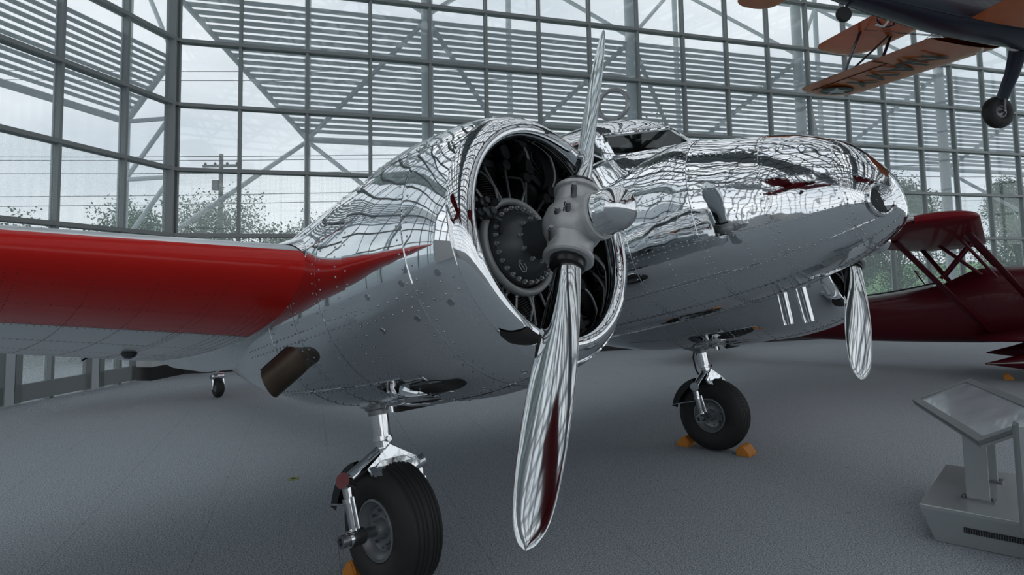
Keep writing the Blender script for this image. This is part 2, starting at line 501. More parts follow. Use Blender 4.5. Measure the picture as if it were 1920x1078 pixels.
# space frame
tf = MB(); S = 2.6
nx, ny = 18, 16
def bot(i, j): return V(-16 + i * S, -24 + j * S, ZR)
def top(i, j): return bot(i, j) + V(S / 2, S / 2, 1.5)
for i in range(nx + 1):
    for j in range(ny + 1):
        p = bot(i, j)
        if (p - WC).dot(WN) > -.3 or (p - LC).dot(LN) > -.3: continue
        if i < nx and (bot(i + 1, j) - WC).dot(WN) < 0: tf.tube(p, bot(i + 1, j), .085, n=5, caps=False)
        if j < ny and (bot(i, j + 1) - WC).dot(WN) < 0: tf.tube(p, bot(i, j + 1), .085, n=5, caps=False)
        if i < nx and j < ny:
            t = top(i, j)
            for q in (p, bot(i + 1, j), bot(i, j + 1), bot(i + 1, j + 1)): tf.tube(q, t, .065, n=5, caps=False)
            if i < nx - 1: tf.tube(t, top(i + 1, j), .08, n=5, caps=False)
            if j < ny - 1: tf.tube(t, top(i, j + 1), .08, n=5, caps=False)
tfo = tf.build('trim_space_frame', 'truss', smooth=60); tfo['kind'] = 'structure'

# ------------------------------------------------------------------ outside steel and sunshades
ZI, ZO, DO = 8.45, 5.72, 2.6
def sunshade(name, label, origin, d, nrm, k0, k1, first_out, DO, nslat=21, d0=.35):
    root = empty(name); tag(root, label, 'sunshade')
    def P(k, z, o): return origin + d * (k * PW) + nrm * o + V(0, 0, z)
    outs = []; k = first_out
    while k <= k1: outs.append(k); k += 4
    ends = (k0, k1)
    for i in range(nslat):
        t = (i + .5) / nslat * .95
        z = ZI + (ZO - ZI) * t; o = d0 + (DO - d0) * t
        ks = first_out - 2 + 2 * t if k0 < first_out else k0
        a = P(ks, z, o); b = P(k1, z, o)
        MB().bar(a, b, .125, .022, nrm * .5 + V(0, 0, 1)).build('slat', 'slat', root, smooth=0)
    MB().tube(P(outs[0], ZO, DO), P(k1, ZO, DO), .085, n=10).build('edge_tube', 'whitesteel', root)
    for ko in outs:
        for s in (-2, 2):
            MB().tube(P(ko, ZO, DO), P(ko + s, ZI, d0), .065, n=8).build('rafter', 'slat', root)
            MB().tube(P(ko, ZO - .05, DO), P(ko + s, 2.95, d0), .06, n=8).build('brace', 'whitesteel', root)
            MB().tube(P(ko + s, ZI + .1, d0), P(ko, ZI + 2.9, DO), .06, n=8).build('brace', 'whitesteel', root)
        MB().tube(P(ko, -.2, DO), P(ko, 12.6, DO), .085, n=12).build('outer_column', 'whitesteel', root)
        if ko + 2 <= k1 : MB().tube(P(ko + 2, -.2, d0 + .05), P(ko + 2, 12.6, d0 + .05), .15, n=16).build('inner_column', 'whitesteel', root)
    MB().tube(P(outs[0], ZI + 2.9, DO), P(k1, ZI + 2.9, DO), .085, n=8).build('edge_tube', 'whitesteel', root)
    return root
sunshade('sunshade_frame', 'white steel sunshade frame with long grey slats outside the wide glass wall', WC, WD, WN, 0, 23, 2, DO)

def left_shade():
    root = empty('sunshade_frame'); tag(root, 'white steel sunshade frame with slats outside the left angled glass wall', 'sunshade')
    D1, zi, zo = 1.28, 6.85, 5.62
    def P(k, z, o): return LC + LD * (k * PW) + LN * o + V(0, 0, z)
    for i in range(12):
        t = (i + .3) / 12
        MB().bar(P(0, zi + (zo - zi) * t, .12 + (D1 - .12) * t), P(12, zi + (zo - zi) * t, .12 + (D1 - .12) * t), .09, .022, LN * .5 + V(0, 0, 1)).build('slat', 'slat', root, smooth=0)
    MB().tube(P(0, zo - .12, D1), P(12, zo - .12, D1), .075, n=10).build('edge_tube', 'whitesteel', root)
    for k in (0, 4, 8, 12):
        MB().tube(P(k, zo - .1, D1), P(k, zi + .05, .1), .07, n=8).build('rafter', 'slat', root)
        MB().tube(P(k, -.2, D1), P(k, 12.6, D1), .075, n=12).build('outer_column', 'whitesteel', root)
        MB().tube(P(k, -.2, .16), P(k, 12.6, .16), .07, n=12).build('inner_column', 'whitesteel', root)
        for z in (zo - .12, 4.2, 2.8): MB().tube(P(k, z, D1), P(k, z, .16), .05, n=8).build('strut', 'whitesteel', root)
        for z in (4.2, 2.8): MB().tube(P(k, z, D1), P(k, z + 1.35, .16), .05, n=8).build('brace', 'whitesteel', root)
        MB().tube(P(k, zi + .1, .16), P(k, 9.4, D1), .05, n=8).build('brace', 'whitesteel', root)
left_shade()


# ================================================================== THE SILVER AIRPLANE
A_, P_, XM, YM, TH = .7621, .2276, .6709, 5.3337, 2.036
g3 = V(math.cos(A_), -math.sin(A_), 0)
FW = V(math.cos(A_) * math.cos(P_), -math.sin(A_) * math.cos(P_), math.sin(P_))
RT = V(-math.sin(A_), -math.cos(A_), 0); UP = RT.cross(FW)
plane = empty('twin_engine_airplane')
mw = Matrix.Identity(4)
for i in range(3):
    mw[i][0] = FW[i]; mw[i][1] = -RT[i]; mw[i][2] = UP[i]
mw[0][3], mw[1][3] = XM, YM
plane.matrix_world = mw
tag(plane, 'polished silver twin-engine tail-wheel airplane with red wings', 'airplane')
def L(s, r, u): return V(s, -r, u)     # s forward, r to starboard, u up
def Winv(p):                            # world point to airplane local
    return mw.inverted() @ Vector(p)

def skin_panels(parent, surf, ub, vb, mat, nu=5, nv=6, gap=.0035, lift=.004, name='skin_panel', rng=rnd, skip=None, wob=.0):
    """separate slightly proud panels over surf(u,v); ub, vb give the seam lines"""
    def nrm(u, v):
        e = 1e-3
        a = surf(u + e, v) - surf(u - e, v); b = surf(u, v + e) - surf(u, v - e)
        n = a.cross(b)
        return n.normalized() if n.length > 1e-12 else V(1, 0, 0)
    out = None
    mid = surf((ub[0] + ub[-1]) / 2, (vb[0] + vb[-1]) / 2)
    for i in range(len(ub) - 1):
        for j in range(len(vb) - 1):
            if skip and skip(i, j): continue
            u0, u1, v0, v1 = ub[i], ub[i + 1], vb[j], vb[j + 1]
            um, vm = (u0 + u1) / 2, (v0 + v1) / 2
            lu = max((surf(u1, vm) - surf(u0, vm)).length, 1e-4); lv = max((surf(um, v1) - surf(um, v0)).length, 1e-4)
            gu = gap / lu * (u1 - u0); gv = gap / lv * (v1 - v0)
            us = lin(u0 + gu, u1 - gu, max(2, int(lu / .055) + 2)); vs = lin(v0 + gv, v1 - gv, max(2, int(lv / .055) + 2))
            mb = MB(); h = lift + rng.uniform(-.0008, .0012)
            sg = skin_panels.sign
            pts = [[surf(u, v) + nrm(u, v) * sg * h for v in vs] for u in us]
            mb.grid(lambda a, b: pts[a][b], range(len(us)), range(len(vs)))
            # skirt
            border = [(a, 0) for a in range(len(us))] + [(len(us) - 1, b) for b in range(1, len(vs))] + [(a, len(vs) - 1) for a in range(len(us) - 2, -1, -1)] + [(0, b) for b in range(len(vs) - 2, 0, -1)]
            bp = [pts[a][b] for a, b in border]; low = [surf(us[a], vs[b]) - nrm(us[a], vs[b]) * sg * .002 for a, b in border]
            n = len(bp)
            mb.add(bp + low, [(k, (k + 1) % n, (k + 1) % n + n, k + n) for k in range(n)])
            mb.build(name, mat, parent, smooth=40)
skin_panels.sign = 1
def rivets(parent, surf, lines, mat='rivet', r=.0045, step=.045, sign=1, name='rivets', h=.0022, lift=.004):
    mb = MB()
    for (ua, va), (ub_, vb_) in lines:
        n0 = 24
        pts = [surf(ua + (ub_ - ua) * t / n0, va + (vb_ - va) * t / n0) for t in range(n0 + 1)]
        cum = [0]
        for i in range(n0): cum.append(cum[-1] + (pts[i + 1] - pts[i]).length)
        N = max(2, int(cum[-1] / step)); i = 0
        for q in range(N + 1):
            tgt = cum[-1] * q / N
            while i < n0 - 1 and cum[i + 1] < tgt: i += 1
            f = (i + (tgt - cum[i]) / max(cum[i + 1] - cum[i], 1e-9)) / n0
            u, v = ua + (ub_ - ua) * f, va + (vb_ - va) * f
            e = 1e-3
            nn = ((surf(u + e, v) - surf(u - e, v)).cross(surf(u, v + e) - surf(u, v - e)))
            if nn.length < 1e-12: continue
            nn = nn.normalized() * sign
            mb.dome(surf(u, v) + nn * lift, nn, r, h)
    return mb.build(name, mat, parent, smooth=60, kind='stuff')

# ---- fuselage
FT = interp([(2.722, 1.68, 1.64, .02), (2.715, 1.745, 1.59, .09), (2.69, 1.83, 1.53, .17), (2.64, 1.93, 1.485, .25), (2.55, 2.055, 1.435, .34), (2.4, 2.165, 1.375, .42), (2.2, 2.26, 1.325, .50), (1.9, 2.36, 1.275, .575),
             (1.55, 2.465, 1.25, .635), (1.25, 2.47, 1.24, .665), (.55, 2.46, 1.24, .685), (.40, 2.60, 1.24, .69), (.22, 2.86, 1.24, .69), (-.2, 2.90, 1.24, .69), (-1.5, 2.89, 1.25, .69), (-3, 2.88, 1.42, .65), (-5, 2.87, 1.78, .48), (-7, 2.86, 2.25, .24), (-8.1, 2.84, 2.6, .05)])
def fus(s, th):
    t, b, w = FT(s); uc = b + (t - b) * .47
    n = 2.35
    c, sn = math.cos(th), math.sin(th)
    x = w * math.copysign(abs(c) ** (2 / n), c); z = math.copysign(abs(sn) ** (2 / n), sn) * ((t - uc) if sn > 0 else (uc - b))
    return L(s, x, uc + z)
fsn = [2.7219, 2.7195, 2.715, 2.705, 2.69, 2.665, 2.63, 2.58, 2.5, 2.4, 2.28, 2.15, 2, 1.8, 1.6, 1.4, 1.2, 1, .8, .6, .5, .4, .3, .2, 0, -.5, -1, -2, -3, -4, -5, -6, -7, -8.1]
mb = MB().grid(fus, fsn, [2 * PI * k / 64 for k in range(64)], closed=True)
mb.add([fus(2.7219, 2 * PI * k / 16) for k in range(16)], [tuple(range(16))])
fuse = mb.build('fuselage', 'skin', plane, smooth=60)
# panels over the fuselage, theta 0 = starboard, 90 = top, -90 = belly (seams radiate from the nose tip)
FU = [2.70, 2.50, 2.13, 1.70, 1.22, .62]
FV = [math.radians(a) for a in (-150, -118, -84, -62, -38, -12, 14, 42, 70, 90, 122, 150, 180, 210)]
skin_panels.sign = 1 if (fus(1.5 + .01, 0) - fus(1.5, 0)).cross(fus(1.5, .01) - fus(1.5, 0)).dot(L(0, 1, 0)) > 0 else -1
fsg = skin_panels.sign
skin_panels(fuse, fus, FU[::-1], FV, 'skin', lift=.0042, gap=.0032)
FU2 = [.14, -.6, -1.5, -2.6, -3.8]
skin_panels(fuse, fus, FU2[::-1], [math.radians(a) for a in (-90, -55, -20, 15, 50, 90, 130, 165)], 'skin', lift=.0042, gap=.0032)
rl = []
for v in FV[1:8]:
    for dv in (-.022, .022): rl.append(((2.66, v + dv), (.65, v + dv)))
for u in FU[1:]:
    for du in (-.018, .018): rl.append(((u + du, FV[1]), (u + du, FV[8])))
for u in (1.95, 1.46, .98, .8): rl.append(((u, FV[2]), (u, FV[6])))
rivets(fuse, fus, rl, sign=fsg, lift=.0042, r=.0058, h=.0042, step=.040)
# nose landing light (starboard) and its port twin
def fus_n(s, th):
    a = fus(s + 1e-3, th) - fus(s - 1e-3, th); b = fus(s, th + 1e-3) - fus(s, th - 1e-3)
    return (a.cross(b) * fsg).normalized()
for th, lab in ((math.radians(-10), 1), (math.radians(190), 0)):
    c = fus(2.655, th); n = (fus_n(2.655, th) + V(.30, 0, 0)).normalized()
    c2 = c - n * .018
    nl = MB().lathe([(.020, .080), (.024, .090), (.016, .100), (-.05, .108)], c2, n, 40).build('landing_light', 'chrome', fuse)
    MB().lathe([(.012, .086), (.018, .055), (.021, .02), (.022, 0)], c2, n, 32).build('lens', 'lens', nl)
# belly masts (two short tubes of paired rods under the nose)
for (s0, r0, u0, s1, u1) in ((1.875, .0, 1.30, 1.862, 1.075), (2.0, .0, 1.29, 1.995, 1.066)):
    pm = MB()
    pm.tube(L(s0 - .028, r0, u0), L(s1 - .028, r0, u1), .010).tube(L(s0 + .016, r0, u0), L(s1 + .016, r0, u1), .018)
    pm.tube(L(s1 - .028, r0, u1 - .012), L(s1 - .028, r0, u1 + .002), .014).tube(L(s1 + .016, r0, u1 - .012), L(s1 + .016, r0, u1 + .002), .017)
    pm.bar(L(s0 - .006, r0, u0 - .0), L(s1 - .006, r0, u1 + .02), .006, .03, (1, 0, 0))
    pm.lathe([(0, .05), (-.012, .04), (-.016, .0)], L(s0, r0, u0 - .0), (0, 0, 1), 20)
    pm.build('pitot_mast', 'chrome', fuse)
MB().bar(L(1.84, -.25, 1.045), L(2.05, -.25, 1.045), .03, .015).build('mast_foot', 'steel', fuse) if False else None

# ---- cockpit: panes in a riveted frame, roof behind
A1 = L(1.545, 0, 2.478); B1 = L(1.39, 0, 2.668)
def side(r): return {'C': L(1.058, .415 * r, 2.672), 'D': L(1.168, .505 * r, 2.448), 'C2': L(1.02, .45 * r, 2.665), 'D2': L(1.125, .53 * r, 2.44), 'E': L(.78, .60 * r, 2.42), 'E2': L(.74, .52 * r, 2.70)}
cock = MB()
roof_stations = [(1.39, .02, 2.668, 2.668), (1.30, .14, 2.665, 2.765), (1.2, .26, 2.668, 2.825), (1.058, .415, 2.672, 2.868), (.9, .47, 2.70, 2.90), (.6, .55, 2.70, 2.92), (.2, .60, 2.70, 2.925)]
def roof(i, v):
    s, w, ue, uc = roof_stations[i]
    x = w * math.sin(v); z = ue + (uc - ue) * max(0, math.cos(v)) ** .8
    return L(s, x, z)
cock.grid(roof, range(len(roof_stations)), lin(-PI / 2, PI / 2, 21))
canopy = cock.build('cockpit_canopy', 'skin', plane, smooth=60)
for r in (1, -1):
    q = side(r)
    up = V(0, 0, .006)
    # windshield pane with rounded look
    def inset(ps, f=.06):
        c = sum(ps, V(0, 0, 0)) / len(ps); return [p + (c - p) * f for p in ps]
    MB().prism(inset([A1, B1, q['C'], q['D']], .04), L(.006, .004 * r, .004)).build('windshield_pane', 'cockpitglass', canopy, smooth=0)
    MB().prism(inset([q['C2'], q['D2'], q['E'], q['E2']], .05), L(.002, .007 * r, .002)).build('side_pane', 'cockpitglass', canopy, smooth=0)
    fb = MB()
    for a, b, w in ((A1, B1, .02), (B1, q['C'], .022), (q['C'], q['D'], .022), (q['D'], A1, .016), (q['C2'], q['E2'], .02), (q['E2'], q['E'], .03), (q['E'], q['D2'], .02), (q['C2'], q['D2'], .022), (q['C2'], q['E'], .008)):
        fb.tube(a, b, w, n=10)
    fb.tube(q['D2'], (q['C2'] + q['E2']) / 2 + L(-.05, 0, 0), .010)
    fb.build('window_frame', 'skin', canopy)
    MB().prism([q['D'], q['D2'], q['C2'], q['C']], L(.01, .012 * r, 0)).build('corner_post', 'skin', canopy, smooth=30)
    # cabin side behind the triangular pane
    MB().prism([q['E'], q['E2'], L(.2, .60 * r, 2.72), L(.2, .66 * r, 2.42)], L(0, .01 * r, 0)).build('cabin_side', 'skin', canopy, smooth=0)
MB().tube(L(1.25, .12, 2.50), L(1.12, .16, 2.68), .02).build('control_column', 'interior', canopy)
MB().path([L(1.30, .05, 2.47), L(1.24, .15, 2.56), L(1.18, .22, 2.50)], [.035, .045, .03], 10).build('seat_back', 'seat', canopy)
MB().box(L(.8, 0, 2.50), (.06, .8, .25)).build('cabin_bulkhead', 'interior', canopy, smooth=0)
MB().box(L(1.10, 0, 2.42), (.6, .60, .01)).build('coaming', 'interior', canopy, smooth=0)
rf = MB()
for v in lin(-1.5, 1.5, 2): pass
for i in range(40):
    t = i / 39
    p = B1 + (side(1)['C'] - B1) * t
    rf.dome(p + L(.014, .012, .018), L(.4, .6, .6), .006, .004)
rf.build('rivets', 'rivet', canopy, smooth=60, kind='stuff')
sill = MB()
bl_ = [(1.60, 0.0), (1.545, .02), (1.42, .20), (1.30, .345), (1.168, .505), (1.125, .53), (.95, .57), (.78, .60), (.45, .64), (.2, .66)]
bu_ = [2.474, 2.480, 2.470, 2.460, 2.450, 2.444, 2.435, 2.424, 2.422, 2.42]
for sg in (1, -1):
    up_l = [L(s, r * sg, u + .004) for (s, r), u in zip(bl_, bu_)]
    ths = [90, 86, 70, 58, 44, 41, 36, 33, 31, 30]
    lo_l = []
    for (s, r), th in zip(bl_, ths):
        a = math.radians(th); p = fus(s + .05, a if sg > 0 else PI - a); lo_l.append(p + (fus_n(s + .05, a if sg > 0 else PI - a)) * .006)
    sill.grid(lambda q, w: up_l[q].lerp(lo_l[q], w) + V(0, 0, .012 * math.sin(PI * w)), range(10), lin(0, 1, 7))
    inn = [p + L(0, -.05 * sg, -.03) for p in up_l]
    sill.grid(lambda q, w: up_l[q].lerp(inn[q], w), range(10), [0, 1])
sill.build('windshield_sill', 'skin', canopy, smooth=60)
# direction-finder loop
lc = L(.965, 0, 3.07)
lp = MB(); n = 40; R0 = .125
ring = [lc + L(.55, .0, 0).normalized() * 0 + (L(math.cos(.32) * math.cos(2 * PI * k / n), math.sin(-.32) * math.cos(2 * PI * k / n), math.sin(2 * PI * k / n)) * R0) for k in range(n + 1)]
lp.path(ring, .019, 10, caps=False, upv=(0, 1, 0))
loop = lp.build('loop_antenna', 'steel', canopy)
MB().path([lc + L(0, 0, -R0 - .005), lc + L(-.0, 0, -R0 - .03), lc + L(0, 0, -R0 - .07)], [.016, .022, .03], 14).build('antenna_base', 'steel', canopy)

# ---- wings
def LE(r): return float(np.interp(r, [0, 2.0, 2.6, 3.9, 8.0, 8.45], [.62, .62, .53, .37, -.16, -.6]))
def TE(r): return float(np.interp(r, [0, 2.4, 3.9, 8.0, 8.45], [-2.1, -2.1, -1.92, -1.40, -1.15]))
def UL(r): return 1.755 + .098 * max(0, r - 2.2)
def UT(r): return 1.665 + .135 * max(0, r - 2.2)
def thick(r): return float(np.interp(r, [0, 2.3, 8.0, 8.45], [.185, .175, .10, .02]))
def foil(t):   # t in [0,1] from trailing edge over the top to nose (.5) and back under
    a = (1 - math.cos(2 * PI * t)) / 2 if False else None
    x = abs(1 - 2 * t); x = x ** 1.7  # chord position
    y = 5 * (.2969 * math.sqrt(x) - .126 * x - .3516 * x * x + .2843 * x**3 - .1015 * x**4)
    return x, y * (1.16 if t < .5 else -.92)
def wing(sg):
    def f(r, t):
        x, y = foil(t); c = LE(r) - TE(r)
        return L(LE(r) - x * c, r * sg, UL(r) + (UT(r) - UL(r)) * x + y * thick(r) * c)
    return f
rw = [0, .6, 1.4, 2.0, 2.6, 3.2, 3.9, 4.8, 5.8, 6.8, 7.6, 8.0, 8.2, 8.35, 8.45]
ts = lin(0, 1, 121)
tU, tL = .362, .75  # painted leading edge between these
for sg in (1, -1):
    f = wing(sg)
    wm = MB().grid(f, rw, ts).build('wing', 'under', plane, smooth=50)
    le = [t for t in ts if .455 < t < .742]
    nsg = (1 if (f(3 + .01, .6) - f(3, .6)).cross(f(3, .61) - f(3, .6)).z < 0 else -1)
    def f2(r, t, f=f, nsg=nsg):
        e = 1e-3; n = (f(r + e, t) - f(r - e, t)).cross(f(r, t + e) - f(r, t - e)).normalized() * nsg
        return f(r, t) + n * .004
    MB().grid(f2, [2.2, 2.6, 3.2, 3.9, 4.8, 5.8, 6.8, 7.6, 8.0, 8.2, 8.35, 8.44], [min(max(t, .455), .742) for t in [.455] + le + [.742]]).build('leading_edge', 'red', wm, smooth=60)
    # underside skin panels behind the paint line
    skin_panels.sign = nsg
    if sg == 1:
        skin_panels(wm, f, [2.2, 3.02, 3.84, 4.66, 5.6, 6.6, 7.6], [.7435, .825, .90, .955, .995], 'under', lift=.003, gap=.0016)
        lines = []
        for v in (.60, .665, .735, .748, .822, .828, .897, .903, .952): lines.append(((2.5, v), (6.6, v)))
        for u in (3.00, 3.04, 3.82, 3.86, 4.64): lines.append(((u, .56), (u, .97)))
        for u in (2.66, 2.70, 2.74, 2.78, 2.82, 3.3, 3.55): lines.append(((u, .58), (u, .95)))
        rivets(wm, f, lines, mat='rivetred', sign=nsg, r=.0035, step=.03, h=.0015, lift=.0045)
        # small round lamp under the wing
        p = f(3.02, .885)
        bl = MB().lathe([(.0, .045), (-.02, .043), (-.037, .030), (-.045, 0)], p, (0, 0, 1), 24).build('underwing_lamp', 'castdark', wm)
        MB().lathe([(-.006, .047), (-.012, .047)], p, (0, 0, 1), 24, closed=False).build('lamp_ring', 'black', bl)
# wing root fillets over the nacelle side: smooth polished collar
def fillet(sg):
    f = wing(sg)
    def g_(i, t):
        r = [2.30, 2.52, 2.60, 2.64][i]; k = [.075, .05, .018, .0045][i]
        e = 1e-3; n = (f(r + e, t) - f(r - e, t)).cross(f(r, t + e) - f(r, t - e)).normalized()
        if n.z * (1 if t < .5 else -1) < 0: n = -n
        c = f(r, .0)
        return f(r, t) + (n if True else n) * k
    MB().grid(g_, range(4), lin(.03, .97, 90)).build('wing_fillet', 'skin', plane, smooth=60)
for sg in (1,): fillet(sg)

# tail surfaces
tl = MB()
def fin(r, t):
    x, y = foil(t); c = 1.1 - .35 * r
    return c, x, y
for sg in (1, -1):
    def st(r, t, sg=sg):
        x, y = foil(t); c = 1.25 - .22 * r
        return L(-6.85 - .12 * r - x * c, r * sg, 2.95 + y * .09 * c)
    o = MB().grid(st, lin(0, 2.2, 8), lin(0, 1, 41)).build('tailplane', 'red', plane, smooth=50)
    def vf(h, t, sg=sg):
        x, y = foil(t); c = 1.15 - .35 * abs(h - .1)
        return L(-7.05 - x * c, (1.75 + y * .09 * c) * sg, 2.95 + h)
    MB().grid(vf, lin(-.38, .95, 10), lin(0, 1, 41)).build('tail_fin', 'skin', plane, smooth=50)

# ---- nacelles
TL = 1.65
NC = interp([(1.02, 0.652), (.65, .64), (.3, .612), (0, .588), (-.4, .545), (-.8, .455), (-1.2, .33), (-1.6, .19), (-1.95, .03)])
def nac(s, th):
    r = float(NC(s)[0]); c, sn = math.cos(th), math.sin(th)
    return V(s, -r * c, TL + r * sn * (1.0 if sn < 0 else 1.0 + .03 * max(0, min(1, 1 - s))))
def mirror_y(objs): pass
def build_nacelle():
    body = MB().grid(nac, lin(1.02, -1.95, 40), [2 * PI * k / 72 for k in range(72)], closed=True).build('engine_nacelle', 'cowl', plane, smooth=60)
    skin_panels.sign = 1 if (nac(.5 + .01, 0) - nac(.5, 0)).cross(nac(.5, .01) - nac(.5, 0)).dot(V(0, -1, 0)) > 0 else -1
    s0 = skin_panels.sign
    vb = [math.radians(a) for a in (-170, -125, -90, -52, -18, 22, 62, 90, 130, 165)]
    skin_panels(body, nac, [-.55, .0, .34, .66, 1.0], vb, 'cowl', lift=.005, gap=.0048)
    lines = []
    for u in (.04, .30, .38, .62, .70, .86, .96): lines.append(((u, math.radians(-115)), (u, math.radians(120))))
    for v in (-.94, -.87, -.35, -.28, .42, 1.05): lines.append(((-.4, v), (.97, v)))
    rivets(body, nac, lines, sign=s0, step=.05, r=.0055, h=.0038, lift=.005)
    # cowl ring
    cp = [(1.40, .500), (1.52, .496), (1.62, .484), (1.675, .480), (1.703, .488), (1.718, .505), (1.722, .525), (1.715, .548), (1.69, .577), (1.64, .606), (1.56, .632), (1.45, .653), (1.3, .670), (1.15, .678), (1.0, .676), (.955, .672), (.955, .662), (1.2, .660)]
    cowl = MB().lathe(cp, (0, 0, TL), (1, 0, 0), 96).build('engine_cowling', 'cowl', plane, smooth=50)
    ci = interp([(1.72, .52), (1.715, .548), (1.69, .577), (1.64, .606), (1.56, .632), (1.45, .653), (1.3, .670), (1.15, .678), (.96, .673)])
    def cs(s, th):
        r = float(ci(s)[0]); return V(s, -r * math.cos(th), TL + r * math.sin(th))
    skin_panels.sign = 1 if (cs(1.2 + .01, 0) - cs(1.2, 0)).cross(cs(1.2, .01) - cs(1.2, 0)).dot(V(0, -1, 0)) > 0 else -1
    s1 = skin_panels.sign
    vc = [math.radians(a) for a in (-166, -128, -76, -20, 44, 96, 130, 194)]
    skin_panels(cowl, cs, [.962, 1.42, 1.655], vc, 'cowl', lift=.005, gap=.0048, name='cowl_panel')
    ln = []
    for u in (1.45, 1.39, .99): ln.append(((u, math.radians(-150)), (u, math.radians(150))))
    for v in (-76, -20, 44):
        for dv in (-2.5, 2.5): ln.append(((.98, math.radians(v + dv)), (1.62, math.radians(v + dv))))
    rivets(cowl, cs, ln, sign=s1, step=.062, r=.0058, h=.0038, lift=.005)
    fm = MB()
    for (u, v) in ((1.56, -14), (1.56, -26), (1.36, -13), (1.36, -27), (1.12, -13), (1.12, -27), (1.56, 38), (1.36, 38), (1.56, -70), (1.3, -70)):
        p = cs(u, math.radians(v)); e = 1e-3
        n_ = ((cs(u + e, math.radians(v)) - cs(u - e, math.radians(v))).cross(cs(u, math.radians(v) + e) - cs(u, math.radians(v) - e)) * s1).normalized()
        fm.lathe([(.004, .017), (.0065, .016), (.0065, .0125), (.005, .012), (.0055, .0)], p, n_, 16)
    fm.build('cowl_fasteners', 'rivet', cowl, smooth=40, kind='stuff')
    # black patch on the lower outboard lip stands for shade inside an intake slot
    i0 = interp([(-63, 1.716), (-60, 1.695), (-56, 1.672), (-51, 1.650), (-47, 1.648), (-44.5, 1.660)])
    i1 = interp([(-63, 1.7195), (-60, 1.7195), (-53, 1.7195), (-50, 1.700), (-47, 1.675), (-44.5, 1.662)])
    def slot(th, w, lift):
        a, b = float(i0(th)[0]), float(i1(th)[0]); s_ = a + (b - a) * w; t_ = math.radians(th); e = 1e-3
        if s_ > 1.719 - e: s_ = 1.719 - e
        n_ = ((cs(s_ + e * .5, t_) - cs(s_ - e * .5, t_)).cross(cs(s_, t_ + e) - cs(s_, t_ - e)) * s1).normalized()
        return cs(s_, t_) + n_ * lift
    MB().grid(lambda a, b: slot(a, b, .0065), lin(-63, -44.5, 24), lin(0, 1, 8)).build('intake_slot_shade', 'black', cowl, smooth=60)
    MB().path([slot(a, 0, .007) for a in lin(-63, -44.5, 20)], .003, 6).build('intake_rim', 'cowl', cowl)
    return body, cowl
nacb, cowl = build_nacelle()

